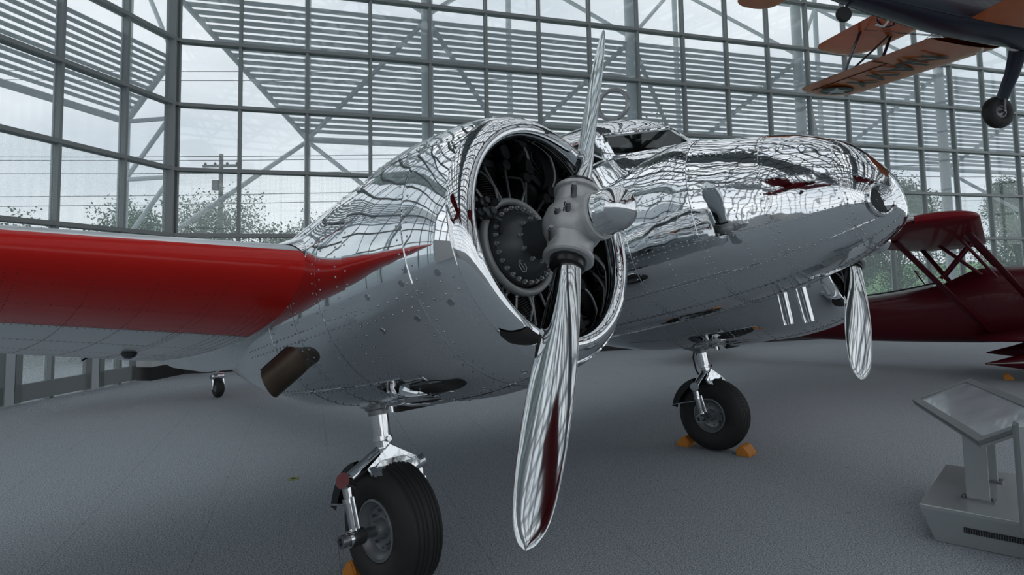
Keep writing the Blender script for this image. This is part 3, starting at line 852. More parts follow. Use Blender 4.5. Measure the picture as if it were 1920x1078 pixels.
# ---- radial engine
def build_engine():
    rot = lambda k, n, off=0: (math.cos(2 * PI * k / n + off), math.sin(2 * PI * k / n + off))
    def E(s, a, r): return V(s, -r * math.cos(a), TL + r * math.sin(a))
    fire = MB().lathe([(1.05, .0), (1.05, .60), (1.40, .60), (1.42, .50)], (0, 0, TL), (1, 0, 0), 64)
    fire.lathe([(1.30, .18), (1.32, .30), (1.22, .49)], (0, 0, TL), (1, 0, 0), 64)
    eng = fire.build('radial_engine', 'black', plane, smooth=40)
    # crankcase and nose case
    MB().lathe([(1.25, .22), (1.40, .206), (1.475, .204), (1.495, .195), (1.495, .180), (1.505, .172), (1.54, .152), (1.57, .12), (1.585, .095), (1.62, .086), (1.67, .080), (1.70, .074)], (0, 0, TL), (1, 0, 0), 56).build('nose_case', 'castdark', eng, smooth=30)
    MB().lathe([(1.478, .212), (1.496, .226), (1.494, .242), (1.474, .251), (1.452, .247), (1.442, .230), (1.452, .214)], (0, 0, TL), (1, 0, 0), 64, closed=True).build('ignition_ring', 'ringgrey', eng, smooth=60)
    bolt = MB().lathe([(0, .011), (.010, .011), (.010, .007), (.022, .007), (.022, 0)], (0, 0, 0), (1, 0, 0), 6).mesh('case_bolt', 'ringgrey', 20)
    for k in range(28):
        a = 2 * PI * k / 28; part('case_bolt', bolt, eng, E(1.496, a, .188))
    for k in range(10):
        a = 2 * PI * k / 10 + .2; part('case_bolt', bolt, eng, E(1.578, a, .106))
    # maker's badge, plain hexagonal plate with a raised rim
    c = E(1.545, -.95, .146); nd = V(1, -.45 * math.cos(-.95), .45 * math.sin(-.95)).normalized()
    e1 = nd.cross(V(0, 0, 1)).normalized(); e2 = e1.cross(nd)
    e1b = (e1 * .55 + e2 * .83).normalized(); e2b = nd.cross(e1b)
    hexp = [c + e1b * x * .034 + e2b * y * .034 for x, y in ((1, 0), (.55, .42), (-.55, .42), (-1, 0), (-.55, -.42), (.55, -.42))]
    bd = MB().path([p + nd * .004 for p in hexp + hexp[:1]], .0022, 6, caps=False)
    bd.bar(hexp[0] + nd * .003 - e1b * .012, hexp[3] + nd * .003 + e1b * .012, .003, .003)
    bd.build('maker_badge', 'cast', eng)
    # nine finned cylinders and their push rods
    cy = MB()
    prof = []
    z = .24
    while z < .44:
        prof += [(z, .060), (z + .002, .078), (z + .005, .078), (z + .007, .060)]; z += .013
    prof = [(.22, .055)] + prof + [(.445, .07), (.452, .085), (.49, .085), (.50, .04), (.50, 0)]
    cylm = MB().lathe(prof, (0, 0, 0), (0, 0, 1), 20).mesh('cylinder', 'black', 40)
    rbm = MB().lathe([(0, .030), (.03, .034), (.05, .028), (.055, 0)], (0, 0, 0), (1, 0, 0), 12).mesh('rocker_box', 'black', 40)
    prm = MB().tube((0, 0, 0), (0, 0, 1), .0085, .0085, 8).lathe([(0, .015), (.04, .015), (.045, .009)], (0, 0, 0), (0, 0, 1), 8).lathe([(.93, .009), (.95, .016), (1, .016)], (0, 0, 0), (0, 0, 1), 8).mesh('pushrod_tube', 'pushrod', 40)
    for k in range(9):
        a = 2 * PI * k / 9 + PI / 2
        o = part('cylinder', cylm, eng, V(1.30, 0, TL)); o.rotation_euler = (a - PI / 2, 0, 0)
        o.rotation_euler = (-(a) + PI / 2, 0, 0)
        for da in (-.13, .13):
            p0 = E(1.445, a + da * .95, .243); p1 = E(1.40, a + da * 1.35, .475)
            d = p1 - p0
            q = part('pushrod_tube', prm, eng, p0); q.rotation_mode = 'QUATERNION'
            q.rotation_quaternion = d.to_track_quat('Z', 'Y'); q.scale = (1, 1, d.length)
            part('rocker_box', rbm, eng, E(1.37, a + da * 1.4, .47))
    # ignition leads and small plumbing
    for k in range(9):
        a = 2 * PI * k / 9 + PI / 2 + .33
        h = MB().path([E(1.47, a, .240), E(1.485, a + .02, .31), E(1.46, a + .05, .37), E(1.44, a + .03, .41), E(1.36, a - .10, .43)], .0065, 6)
        h.build('spark_plug_lead', 'pushrod', eng)
    MB().lathe([(0, .0), (.0, .024), (.01, .028), (.02, .024), (.02, .014), (.012, .010), (.012, 0)], E(1.44, -1.12, .335), (1, -.2, 0), 24).build('gauge_fitting', 'cast', eng)
    gv = MB()
    for (a, r, s, q) in ((.62, .25, 1.50, .030), (.80, .29, 1.47, .026), (.50, .30, 1.50, .020), (.95, .25, 1.49, .018), (.66, .34, 1.46, .022)):
        gv.lathe([(-.03, q * .8), (0, q), (.02, q), (.03, q * .6), (.045, q * .6), (.045, 0)], E(s, a, r), (1, 0, .1), 12)
    gv.path([E(1.5, .62, .25), E(1.55, .5, .2), E(1.52, .3, .17)], .011, 8)
    gv.build('governor', 'castdark', eng)
    return eng
eng = build_engine()

# ---- propeller
def build_prop():
    hub = MB()
    hub.lathe([(-.12, .06), (-.10, .10), (-.055, .128), (0, .136), (.055, .128), (.085, .112), (.10, .102), (.125, .100), (.13, .112), (.155, .112), (.16, .10)], (0, 0, 0), (1, 0, 0), 40)
    for s in (1, -1):
        hub.lathe([(s * .04, .105), (s * .10, .104), (s * .145, .102), (s * .165, .097), (s * .168, .112), (s * .185, .114), (s * .192, .106), (s * .192, .07)], (0, 0, 0), (0, 0, 1), 36)
    h = hub.build('propeller', 'cast', plane, smooth=35, loc=V(1.82, 0, TL))
    MB().lathe([(.150, .098), (.155, .102), (.185, .102), (.195, .0985), (.235, .0985), (.255, .0965), (.273, .091), (.289, .083), (.303, .071), (.314, .057), (.322, .040), (.327, .021), (.3285, 0)], (0, 0, 0), (1, 0, 0), 48).build('hub_dome', 'chrome', h, smooth=50)
    fl_ = MB()
    for k in range(20):
        a = 2 * PI * k / 20
        fl_.bar(V(.20, .099 * math.cos(a), .099 * math.sin(a)), V(.235, .099 * math.cos(a), .099 * math.sin(a)), .010, .004, (0, math.cos(a), math.sin(a)))
    fl_.build('dome_flutes', 'chrome', h, smooth=0)
    cw = MB()
    for s in (1, -1):
        for q in (-.075, .02):
            cw.lathe([(0, .014), (.075, .014), (.075, .011), (.085, .010), (.085, 0)], V(.04 * s + .02 + q * .2, -.085, s * .05 + q), V(.62, -.75, .25), 14)
    cw.build('counterweight_bolt', 'steel', h)
    # small stencilled data plate
    pl = MB()
    for i in range(4):
        pl.box(V(.055 + .012 * (i // 2), -.1275 + .012 * (i // 2) * .6, .018 - .03 * (i % 2)), (.006, .002, .022))
    pl.build('data_stencil', 'black', h, smooth=0)
    Rb = 1.355
    ct = interp([(.16, .10), (.25, .128), (.35, .148), (.5, .170), (.68, .190), (.85, .196), (1.02, .188), (1.18, .162), (1.27, .130), (1.32, .085), (1.345, .048), (1.355, .012)])
    tk = interp([(.16, .10), (.25, .092), (.35, .070), (.5, .046), (.68, .031), (.85, .023), (1.02, .017), (1.18, .012), (1.32, .007), (1.355, .003)])
    tw = interp([(.16, 74), (.35, 72), (.6, 68), (.9, 65), (1.2, 61), (1.355, 59)])
    def blade(z, q):
        c = float(ct(z)[0]); t = float(tk(z)[0]); b = math.radians(float(tw(z)[0]))
        rnd_ = max(0, min(1, (.34 - z) / .16))
        a = 2 * PI * q
        x = .5 * c * math.cos(a)
        y = .5 * t * math.sin(a) * (1.25 if math.sin(a) > 0 else .45 + .8 * rnd_) * (.55 + .45 * math.sqrt(max(0, 1 - abs(math.cos(a)) ** 2)) + .0)
        y = y * (1 - rnd_) + .5 * t * math.sin(a) * rnd_
        ch = V(math.sin(b), -math.cos(b), 0); nn = V(math.cos(b), math.sin(b), 0)
        return ch * (x + c * .04) + nn * y + V(0, 0, z)
    zs = lin(.16, 1.20, 34) + [1.23, 1.26, 1.285, 1.305, 1.32, 1.333, 1.343, 1.350, 1.355]
    bm = MB().grid(blade, zs, [k / 40 for k in range(40)], closed=True)
    n = len(bm.v); bm.f.append(tuple(range(n - 40, n)))
    bmesh_ = bm.mesh('blade', 'blade', 55)
    col = MB().lathe([(.165, .080), (.175, .084), (.23, .078), (.235, .066), (.235, .05)], (0, 0, 0), (0, 0, 1), 32).mesh('blade_collar', 'blackgloss', 40)
    for a in (0, PI):
        part('blade', bmesh_, h, rot=(a, 0, 0)); part('blade_collar', col, h, rot=(a, 0, 0))
    return h
prop = build_prop()
# ---- exhaust
def build_exhaust():
    p0 = V(.40, -.36, 1.56); p1 = V(.16, -.50, 1.45); p2 = V(-.16, -.62, 1.27)
    ex = MB()
    pts = [V(.40, -.33, 1.50), V(.27, -.44, 1.44), V(.14, -.52, 1.36), V(-.02, -.605, 1.265)]
    ex.path(pts, [.088, .088, .086, .086], 28, caps=False)
    ex.path(pts, [.083, .083, .081, .081], 28, caps=False)
    d = (pts[-1] - pts[-2]).normalized()
    pn_ = (d + V(0, -.35, .12)).normalized()     # the pipe is cut off obliquely
    for base in (84, 84 + 112):
        for q in range(28):
            p = Vector(ex.v[base + q]); t_ = (pts[-1] - p).dot(pn_) / d.dot(pn_); ex.v[base + q] = tuple(p + d * t_)
    ex.f += [(84 + q, 84 + (q + 1) % 28, 196 + (q + 1) % 28, 196 + q) for q in range(28)]
    o = ex.build('exhaust_stack', 'bronze', plane, smooth=50)
    MB().path([p + V(0, -.045, .078) for p in pts[1:]], .003, 6).build('weld_seam', 'black', o)
    # dark oval opening with a scooped lip in the skin
    return o
exh = build_exhaust()

# ---- landing gear
def build_gear():
    wc = Winv(V(XM, YM, 0) + V(0, 0, .365)); wc = V(wc.x, 0, wc.z)
    st = MB()
    top_ = V(.115, 0, 1.10); k = V(.105, 0, .80)
    st.tube(top_, V(.105, 0, .80), .052, n=28)
    st.lathe([(0, .058), (.03, .06), (.035, .05), (.07, .05), (.075, .062), (.10, .062), (.10, .05)], V(.105, 0, .76), (0, 0, 1), 28)
    st.tube(V(.105, 0, .80), V(.10, 0, .70), .055, .07, n=28)
    st.tube(V(.165, -.01, .84), V(.19, -.01, .84), .016, n=12)
    gear = st.build('landing_gear', 'chrome', plane, smooth=40)
    MB().lathe([(0, .072), (.03, .075), (.035, .088), (.16, .105), (.20, .15), (.22, .17)], V(.115, 0, .985), (0, 0, 1), 32).build('strut_collar', 'steel', gear, smooth=40)
    MB().prism([V(-.16, -.02, 1.09), V(.02, -.02, 1.02), V(.03, -.02, 1.10)], V(0, .04, 0)).build('gusset', 'steel', gear, smooth=0)
    for sg in (1, -1):
        kn = V(.075, -sg * .255, .655)
        arm = MB().tube(V(.10, -sg * .02, .78), kn, .040, .036, 20)
        arm.lathe([(-.045, .0), (-.045, .044), (.045, .044), (.045, 0)], kn, V(.55, -sg, .35), 22)
        arm.build('fork_arm', 'chrome', gear, smooth=40)
        leg = MB().tube(kn + V(0, 0, -.02), V(wc.x, -sg * .245, wc.z + .02), .032, .028, 18)
        leg.lathe([(-.012, .036), (.012, .036)], kn + V(0, 0, -.10), (0, 0, 1), 18)
        leg.tube(kn + V(.045, -sg * .0, -.08), V(wc.x + .045, -sg * .245, wc.z + .05), .012, n=10)
        leg.lathe([(-.05, .0), (-.05, .046), (.05, .046), (.05, 0)], V(wc.x, -sg * .245, wc.z), (0, 1, 0), 20)
        leg.build('fork_leg', 'chrome', gear, smooth=40)
    MB().tube(V(wc.x, -.31, wc.z), V(wc.x, .29, wc.z), .030, n=20).lathe([(0, .036), (.03, .036), (.03, .022), (.01, .022)], V(wc.x, -.31, wc.z), (0, -1, 0), 20).build('axle', 'steel', gear)
    # torque link plate
    MB().prism([V(.16, .0, .80), V(.17, -.17, .70), V(.20, -.17, .66), V(.24, .0, .60), V(.20, .17, .66), V(.17, .17, .70)], V(.012, 0, .008)).build('fork_plate', 'chrome', gear, smooth=0)
    # tyre with circumferential grooves
    pr = []; R, hw = .365, .135
    tr = []
    for y in lin(-.085, .085, 36):
        gq = min(abs(y - c_) for c_ in (-.072, -.045, -.018, .018, .045, .072))
        rr = R - .012 * (y / .085) ** 2 * 1.2
        if gq < .0042: rr -= .007
        tr.append((y, rr))
    prof = [(-.10, .165), (-.118, .18), (-.132, .22), (-.137, .26), (-.128, .30), (-.108, .335), (-.095, .348)] + tr + [(.095, .348), (.108, .335), (.128, .30), (.137, .26), (.132, .22), (.118, .18), (.10, .165)]
    MB().lathe(prof, V(wc.x, 0, wc.z), (0, 1, 0), 72).build('tire', 'tire', gear, smooth=28)
    rim = []
    for sg in (1, -1):
        rim = MB().lathe([(sg * .105, .175), (sg * .118, .172), (sg * .120, .160), (sg * .108, .154), (sg * .100, .140), (sg * .070, .120), (sg * .062, .085), (sg * .066, .06), (sg * .10, .052), (sg * .12, .045), (sg * .12, .0)], V(wc.x, 0, wc.z), (0, 1, 0), 48)
        w = rim.build('wheel_rim', 'rim', gear, smooth=35)
    nb = MB()
    for k in range(8):
        a = 2 * PI * k / 8
        nb.lathe([(0, .010), (.014, .010), (.014, 0)], V(wc.x + .1 * math.cos(a), -.072, wc.z + .1 * math.sin(a)), (0, -1, 0), 6)
    nb.lathe([(0, .02), (.03, .016), (.03, 0)], V(wc.x + .07, -.078, wc.z - .09), (0, -1, 0), 10)
    nb.build('rim_bolts', 'steel', gear, smooth=30, kind='stuff')
    # mudguard behind the tyre
    def mg(a, y): return V(wc.x + (.395 + .0) * math.cos(a), y, wc.z + (.395) * math.sin(a))
    m1 = MB().grid(lambda a, y: mg(a, y), lin(math.radians(98), math.radians(158), 14), lin(-.17, .17, 8))
    m1.grid(lambda a, y: V(wc.x + .388 * math.cos(a), y, wc.z + .388 * math.sin(a)), lin(math.radians(98), math.radians(158), 14), lin(-.17, .17, 8))
    for y in (-.17, .17):
        m1.grid(lambda a, q: V(wc.x + q * math.cos(a), y, wc.z + q * math.sin(a)), lin(math.radians(98), math.radians(158), 14), lin(.33, .396, 3))
    m1.build('mudguard', 'blackgloss', gear, smooth=35)
    MB().path([mg(math.radians(156), -.17), V(wc.x - .05, -.235, wc.z + .17)], .006, 6).build('mudguard_stay', 'chrome', gear)
    MB().path([V(.02, .05, 1.06), V(-.035, .06, .95), V(-.03, .05, .82), V(.03, .02, .70)], .009, 8).build('brake_hose', 'hose', gear)
    return gear
gear = build_gear()

# crank & plumbing under the nacelle
def build_belly():
    b = MB()
    b.path([V(.42, -.06, 1.00), V(.44, -.12, 1.05), V(.40, -.14, 1.09), V(.36, -.12, 1.04), V(.33, -.1, 1.06), V(.30, -.08, 1.02), V(.24, -.05, 1.03)], .016, 10)
    b.path([V(.30, -.16, 1.07), V(.22, -.14, 1.05), V(.12, -.12, 1.055)], .02, 10)
    b.tube(V(.32, -.05, 1.02), V(.32, -.05, .985), .03, n=14)
    return b.build('drain_fitting', 'chrome', plane, smooth=50)
drain = build_belly()
scoop = MB()
scoop.grid(lambda t, a: V(.45 + t * .75, -.19 * math.cos(a) * (.55 + .45 * math.sin(PI * min(1, t + .25))), TL - .615 - .055 * math.sin(a) * math.sin(PI * (t * .85 + .15)) ** .6), lin(0, 1, 16), lin(0, PI, 14))
scoop = scoop.build('belly_fairing', 'skin', plane, smooth=60)
MB().box(V(.47, 0, TL - .655), (.03, .26, .03)).build('fairing_outlet', 'seam', scoop, smooth=0)

# place the assembly on both sides (starboard nearest the camera)
assembly = [nacb, cowl, eng, prop, exh, gear, drain, scoop]
for o in assembly:
    c = copy_tree(o, plane)
    base = o.location.copy()
    o.location = base + V(0, -TH, 0)
    c.location = base + V(0, TH, 0)
    if o is exh:   # mirrored exhaust on the far side
        c.scale = (1, -1, 1)
    if o is prop:
        o.rotation_euler = (-.50, 0, 0)
        c.rotation_euler = (-.64, 0, 0)

# ---- tail wheel
twp = Winv(V(XM, YM, 0) - g3 * 7.62 + V(0, 0, .15))
tg = MB().tube(twp + V(.05, 0, .35), twp + V(0, 0, .19), .03).lathe([(-.10, .03), (-.10, .045), (-.07, .06), (.07, .06), (.10, .045), (.10, .03)], twp + V(0, 0, .19), (0, 1, 0), 16)
for sg in (1, -1): tg.bar(twp + V(0, sg * .085, .20), twp + V(0, sg * .085, -.02), .02, .05, (1, 0, 0))
tg.tube(twp + V(0, -.12, 0), twp + V(0, .12, 0), .012)
tg = tg.build('tail_wheel', 'chrome', plane)
MB().lathe([(-.05, .05), (-.062, .08), (-.06, .115), (-.04, .14), (-.015, .148), (.015, .148), (.04, .14), (.06, .115), (.062, .08), (.05, .05)], twp, (0, 1, 0), 36).build('tire', 'tire', tg, smooth=40)
MB().lathe([(-.055, .0), (-.055, .055), (-.05, .06), (.05, .06), (.055, .055), (.055, 0)], twp, (0, 1, 0), 24).build('wheel_rim', 'rim', tg)

# ================================================================== wheel chocks
def chock(p, ang, label, col='orange'):
    c = MB().prism([V(-.11, -.035, 0), V(.11, -.035, 0), V(.11, .0, .085), V(.06, .02, .10), V(-.06, .02, .10), V(-.11, .0, .085)], V(0, .001, 0)) if False else MB()
    prof = [(-.07, 0), (.07, 0), (.065, .03), (.01, .095), (-.02, .10), (-.055, .05)]
    n = len(prof)
    vs = [V(x, -.09, z) for x, z in prof] + [V(x, .09, z) for x, z in prof]
    c.add(vs, [tuple(range(n))[::-1], tuple(range(n, 2 * n))] + [(i, (i + 1) % n, (i + 1) % n + n, i + n) for i in range(n)])
    for k in range(-3, 4): c.box((-.03, k * .026, .062), (.05, .008, .085), Matrix.Rotation(.75, 3, 'Y'))
    o = c.build('wheel_chock', col, smooth=0, loc=p, bevel=.006)
    o.rotation_euler = (0, 0, ang); tag(o, label, 'wheel chock', None)
    return o
gw = V(math.cos(-A_), math.sin(-A_), 0)
far_w = V(XM, YM, 0) - RT * TH; near_w = V(XM, YM, 0) + RT * TH
chock(far_w + gw * .325, -A_, 'orange wheel chock in front of the far main wheel')
chock(far_w - gw * .325 - RT * -.02, -A_ + PI, 'orange wheel chock behind the far main wheel')
chock(near_w - gw * .325, -A_ + PI, 'orange wheel chock behind the near main wheel at the bottom edge')

# floor outlet disc
d = MB().lathe([(0, .0), (.004, .0), (.004, .055), (.0, .06)], (0, 0, 0), (0, 0, 1), 28).build('floor_outlet', 'yellow', loc=(-2.06, 6.06, .0), smooth=30)
tag(d, 'small round yellow-green floor outlet cover set in the carpet', 'floor outlet')
MB().lathe([(.0045, .02), (.006, .02), (.006, 0)], (0, 0, 0), (0, 0, 1), 16).build('outlet_cap', 'black', d)

# ================================================================== information lectern
def lectern():
    root = empty('information_lectern', (0, 0, 0))
    tag(root, 'grey metal information lectern with a slanted reader panel on two posts', 'lectern')
    u = V(.752, -.659, 0); w = V(.659, .752, 0); o = V(2.70, 4.43, 0)
    Wd, D, h = .80, 1.18, .235
    def P(a, b, z): return o + u * a + w * b + V(0, 0, z)
    ins = .075
    b = MB()
    top = [P(0, 0, h), P(Wd, 0, h), P(Wd, D, h), P(0, D, h)]
    rim = [P(0, 0, h - .025), P(Wd, 0, h - .025), P(Wd, D, h - .025), P(0, D, h - .025)]
    bot = [P(ins, .03, .0), P(Wd - ins, .03, .0), P(Wd - ins, D - .03, .0), P(ins, D - .03, .0)]
    b.add(top + rim + bot, [(0, 1, 2, 3)] + [(i, 4 + i, 4 + (i + 1) % 4, (i + 1) % 4) for i in range(4)] + [(4 + i, 8 + i, 8 + (i + 1) % 4, 4 + (i + 1) % 4) for i in range(4)] + [(11, 10, 9, 8)])
    base = b.build('base', 'kiosk', root, smooth=0, bevel=.006)
    gr = MB(); c = P(.40, -.003 + .015, .115); tilt = (P(0, .03, 0) - P(0, 0, h)).normalized()
    up_ = V(0, 0, 1) * .985 - w * .12
    nrmf = u.cross(up_).normalized()
    rot = Matrix((u, nrmf, up_.normalized())).transposed()
    gr.box(c, (.32, .012, .034), rot)
    gr = gr.build('grille', 'kioskdark', base, smooth=0)
    sl = MB()
    for i in range(24): sl.box(c + u * (-.15 + i * .013), (.003, .018, .032), rot)
    sl.build('grille_bars', 'steel', gr, smooth=0, kind='stuff')
    sm = MB().lathe([(0, .006), (.003, .006), (.003, 0)], (0, 0, 0), (1, 0, 0), 8).mesh('screw', 'steel', 30)
    for (a, z) in ((.055, .04), (.03, .15), (Wd - .06, .05), (Wd - .085, .05)):
        s = part('screw', sm, base, P(a, -.004 + .03 * (1 - z / h), z)); s.rotation_euler = (0, 0, math.atan2(-w.y, -w.x))
    for (p, q) in ((V(3.13, 4.47, 0), 1), (V(3.50, 4.89, 0), 0)):
        ps = MB().box(p + V(0, 0, .47), (.13, .05, .50), Matrix.Rotation(math.atan2(u.y, u.x), 3, 'Z'))
        ps = ps.build('post', 'kiosk', root, smooth=0, bevel=.004)
        MB().box(p + V(0, 0, h + .006), (.19, .12, .012), Matrix.Rotation(math.atan2(u.y, u.x), 3, 'Z')).build('foot_plate', 'steel', ps, smooth=0)
        bo = MB()
        for sx in (-.08, .08):
            bo.tube(p + u * sx + V(0, 0, h + .01), p + u * sx + V(0, 0, h + .024), .008, n=6)
        bo.build('bolts', 'steel', ps, smooth=0)
    c = V(3.33, 4.73, .80); a = V(.31, .951, 0).normalized(); s = V(.951, -.31, 0).normalized() * .90 + V(0, 0, .40)
    s.normalize(); n = a.cross(s).normalized()
    if n.z < 0: n = -n
    rot = Matrix((a, s, n)).transposed()
    Lh, Wh = 1.46, .47
    MB().box(c - n * .02, (Lh, Wh, .028), rot).build('panel_back', 'kiosk', root, smooth=0, bevel=.004)
    fr = MB(); t = .055
    fr.box(c + a * (Lh / 2 - t / 2), (t, Wh, .034), rot).box(c - a * (Lh / 2 - t / 2), (t, Wh, .034), rot)
    fr.box(c + s * (Wh / 2 - t / 2), (Lh - 2 * t, t, .034), rot).box(c - s * (Wh / 2 - t / 2), (Lh - 2 * t, t, .034), rot)
    fr.build('panel_frame', 'kioskframe', root, smooth=0, bevel=.003)
    m, nt, bb = new_mat('reader_sheet')
    setp(bb, color=(.22, .25, .27), rough=.16, coat=.6)
    nn = noise(nt, 3.5, 4); cr = nt.nodes.new('ShaderNodeValToRGB')
    cr.color_ramp.elements[0].color = (.24, .28, .31, 1); cr.color_ramp.elements[1].color = (.60, .64, .68, 1)
    nt.links.new(nn.outputs['Fac'], cr.inputs[0]); nt.links.new(cr.outputs[0], bb.inputs['Base Color'])
    MB().box(c + n * .0, (Lh - 2 * t, Wh - 2 * t, .012), rot).build('reader_sheet', m, root, smooth=0)
    return root
lectern()
def cabinet():
    root = empty('display_stand', (0, 0, 0)); tag(root, 'pale grey display stand cut off by the right edge beside the lectern', 'display stand')
    R = Matrix.Rotation(-.30, 3, 'Z')
    c = V(3.06, 3.66, 0)
    MB().box(c + V(0, 0, .60), (.46, .10, .66), R).build('panel', 'kiosk', root, smooth=0, bevel=.03)
    MB().box(c + V(0, 0, .15), (.36, .10, .30), R).build('pedestal', 'kiosk', root, smooth=0, bevel=.01)
    MB().box(c + V(0, 0, .96), (.12, .06, .06), R).build('top_clip', 'steel', root, smooth=0)
cabinet()

# ================================================================== red strut-braced airplane on the floor
def local_plane(name, pos, heading, pitch, label, bank=0):
    root = empty(name); root.location = pos
    root.rotation_mode = 'XYZ'
    m = Matrix.Rotation(heading, 4, 'Z') @ Matrix.Rotation(-pitch, 4, 'Y') @ Matrix.Rotation(bank, 4, 'X')
    root.matrix_world = Matrix.Translation(pos) @ m
    tag(root, label, 'airplane'); return root
def wing_mesh(le, te, y0, y1, z0, z1, th=.11, tipr=.5, n=14, nt_=61, ribs=0):
    def f(i, t):
        q = i / (n - 1); y = y0 + (y1 - y0) * q
        dist = abs(y1 - y); k = 1
        if dist < tipr: k = math.sqrt(max(.0004, 1 - ((tipr - dist) / tipr) ** 2))
        x, yy = foil(t); c = (le - te)
        cx = (le + te) / 2 + .06 * c
        xx = le - x * c
        xx = cx + (xx - cx) * (k * .85 + .15 if k > .05 else k)
        return V(xx, y, z0 + (z1 - z0) * q + yy * th * c * (.25 + .75 * k))
    q = [0, .15, .3, .45, .6, .7, .8, .86, .9, .93, .955, .975, .99, 1.0]
    return MB().grid(lambda i, t: f(i * (n - 1), t), q, lin(0, 1, nt_))
def red_plane():
    # local x forward, y port, z up; origin on the floor between the main wheels
    root = local_plane('red_biplane', V(8.75, 11.35, 0), math.atan2(-.6, .8), .095, 'dark red strut-braced biplane standing behind the silver nose at right')
    prof = interp([(2.6, .30, 1.15, .95), (2.3, .50, 1.15, .98), (1.5, .55, 1.10, 1.05), (.6, .56, 1.15, 1.03), (.0, .54, 1.2, 1.02), (-1.2, .46, 1.22, 1.06), (-2.6, .36, 1.20, 1.10), (-4.2, .22, 1.20, 1.14), (-6.0, .06, 1.22, 1.18)])
    # table: x, halfwidth, centre z, ...
    tb = interp([(2.6, .30, .86, 1.50), (2.3, .50, .68, 1.72), (1.5, .55, .60, 1.80), (.6, .56, .58, 1.86), (-.15, .54, .58, 1.90), (-.9, .50, .62, 1.66), (-1.7, .44, .68, 1.56), (-3.0, .34, .80, 1.50), (-4.4, .20, .93, 1.44), (-6.0, .05, 1.08, 1.38)])
    def fz(x, th):
        w, b, t = tb(x); c, s = math.cos(th), math.sin(th); n = 2.6
        return V(x, w * math.copysign(abs(c) ** (2 / n), c), (b + t) / 2 + (t - b) / 2 * math.copysign(abs(s) ** (2 / n), s))
    fu = MB().grid(fz, lin(2.6, -6.0, 50), [2 * PI * k / 40 for k in range(40)], closed=True).build('fuselage', 'maroon', root, smooth=60)
    # light cockpit rim
    MB().path([fz(x, PI / 2 + .0) + V(0, -.30, .02) for x in lin(-.95, -2.3, 12)], .03, 8).build('cockpit_rim', 'white', fu)
    MB().path([fz(x, PI / 2) + V(0, -.30 + (.6 if False else 0), .0) + V(0, 0, .055) for x in lin(-.9, -2.3, 12)], .018, 8).build('cockpit_padding', 'black', fu)
    ws = MB().prism([V(-1.05, -.25, 1.66), V(-1.05, .25, 1.66), V(-1.2, .2, 1.98), V(-1.2, -.2, 1.98)], V(.01, 0, 0)).build('windscreen', 'cockpitglass', fu, smooth=0)
    MB().path([V(-1.05, -.25, 1.66), V(-1.2, -.2, 1.98), V(-1.2, .2, 1.98), V(-1.05, .25, 1.66)], .012, 6).build('windscreen_frame', 'maroon', ws)
    for sg in (1, -1):
        zw = 2.44
        o = wing_mesh(-.05, -1.62, 0, 4.75 * sg, zw, zw + .10, .12, .55).build('upper_wing', 'maroonwing', root, smooth=50)
        rb = MB()
        for k in range(22):
            y = sg * (.3 + k * .19)
            rb.bar(V(-.25, y, zw - .062 + .16 * abs(y) / 4.75), V(-1.5, y, zw - .02 + .16 * abs(y) / 4.75), .012, .012)
        rb.build('rib', 'maroon', o, smooth=0, kind='stuff')
        if sg == -1:
            MB().lathe([(-.09, 0), (-.07, .03), (0, .045), (.07, .03), (.09, 0)], V(-.8, -4.72, zw + .13), (1, 0, 0), 16).build('wingtip_lamp', 'beacon', o)
        # lift struts to the lower longeron
        for (x0, x1) in ((-.25, .65), (-1.2, -.25)):
            MB().tube(V(x0, sg * 2.5, zw + .0), V(x1, sg * .52, .80), .055, n=12, flat=.5).build('lift_strut', 'maroon', root)
        for (x0, x1) in ((-.2, -.8), (-.8, -.2)):
            MB().tube(V(x0, sg * .42, 1.78), V(x1, sg * .36, zw), .03, n=8).build('cabane_strut', 'maroon', root)
        MB().tube(V(-.4, sg * 1.5, zw), V(.0, sg * 1.22, 1.72), .028, n=8).build('jury_strut', 'maroon', root)
        lw_ = wing_mesh(.75, -.45, .4 * sg, 1.35 * sg, .74, .70, .12, .35).build('lower_wing', 'maroon', root, smooth=50)
        # undercarriage leg and pointed wheel fairing
        MB().prism([V(1.6, sg * .5, .85), V(-.1, sg * .5, .78), V(.7, sg * .92, .30), V(1.4, sg * .92, .30)], V(0, sg * .06, .0)).build('undercarriage_leg', 'maroon', root, smooth=0)
        fp = interp([(-.95, .01, .30, .32), (-.55, .09, .22, .42), (-.1, .14, .12, .54), (.4, .15, .09, .58), (.8, .11, .14, .50), (1.0, .02, .28, .34)])
        def pant(x, th, sg=sg):
            w, b, t = fp(x); return V(x + .58, sg * .95 + w * math.cos(th), (b + t) / 2 + (t - b) / 2 * math.sin(th))
        pn = MB().grid(pant, lin(-.95, 1.0, 26), [2 * PI * k / 24 for k in range(24)], closed=True).build('wheel_fairing', 'maroon', root, smooth=60)
        MB().grid(lambda x, q: pant(x, (PI if sg < 0 else 0) + q) + V(0, sg * .006, 0), lin(-.93, .9, 20), [-.10, 0, .10]).build('fairing_stripe', 'white', pn, smooth=60)
        MB().lathe([(-.07, .10), (-.09, .2), (-.06, .27), (0, .285), (.06, .27), (.09, .2), (.07, .10)], V(.58, sg * .95, .27), (0, 1, 0), 30).build('tire', 'tire', root)
    # engine front, mostly beyond the frame
    MB().lathe([(2.5, .50), (2.75, .52), (3.15, .50), (3.25, .42), (3.1, .38), (2.7, .35), (2.7, 0)], V(0, 0, 1.18), (1, 0, 0), 36).build('engine_cowling', 'maroon', root)
    pr = MB().lathe([(3.2, .09), (3.4, .08), (3.5, 0)], V(0, 0, 1.18), (1, 0, 0), 16)
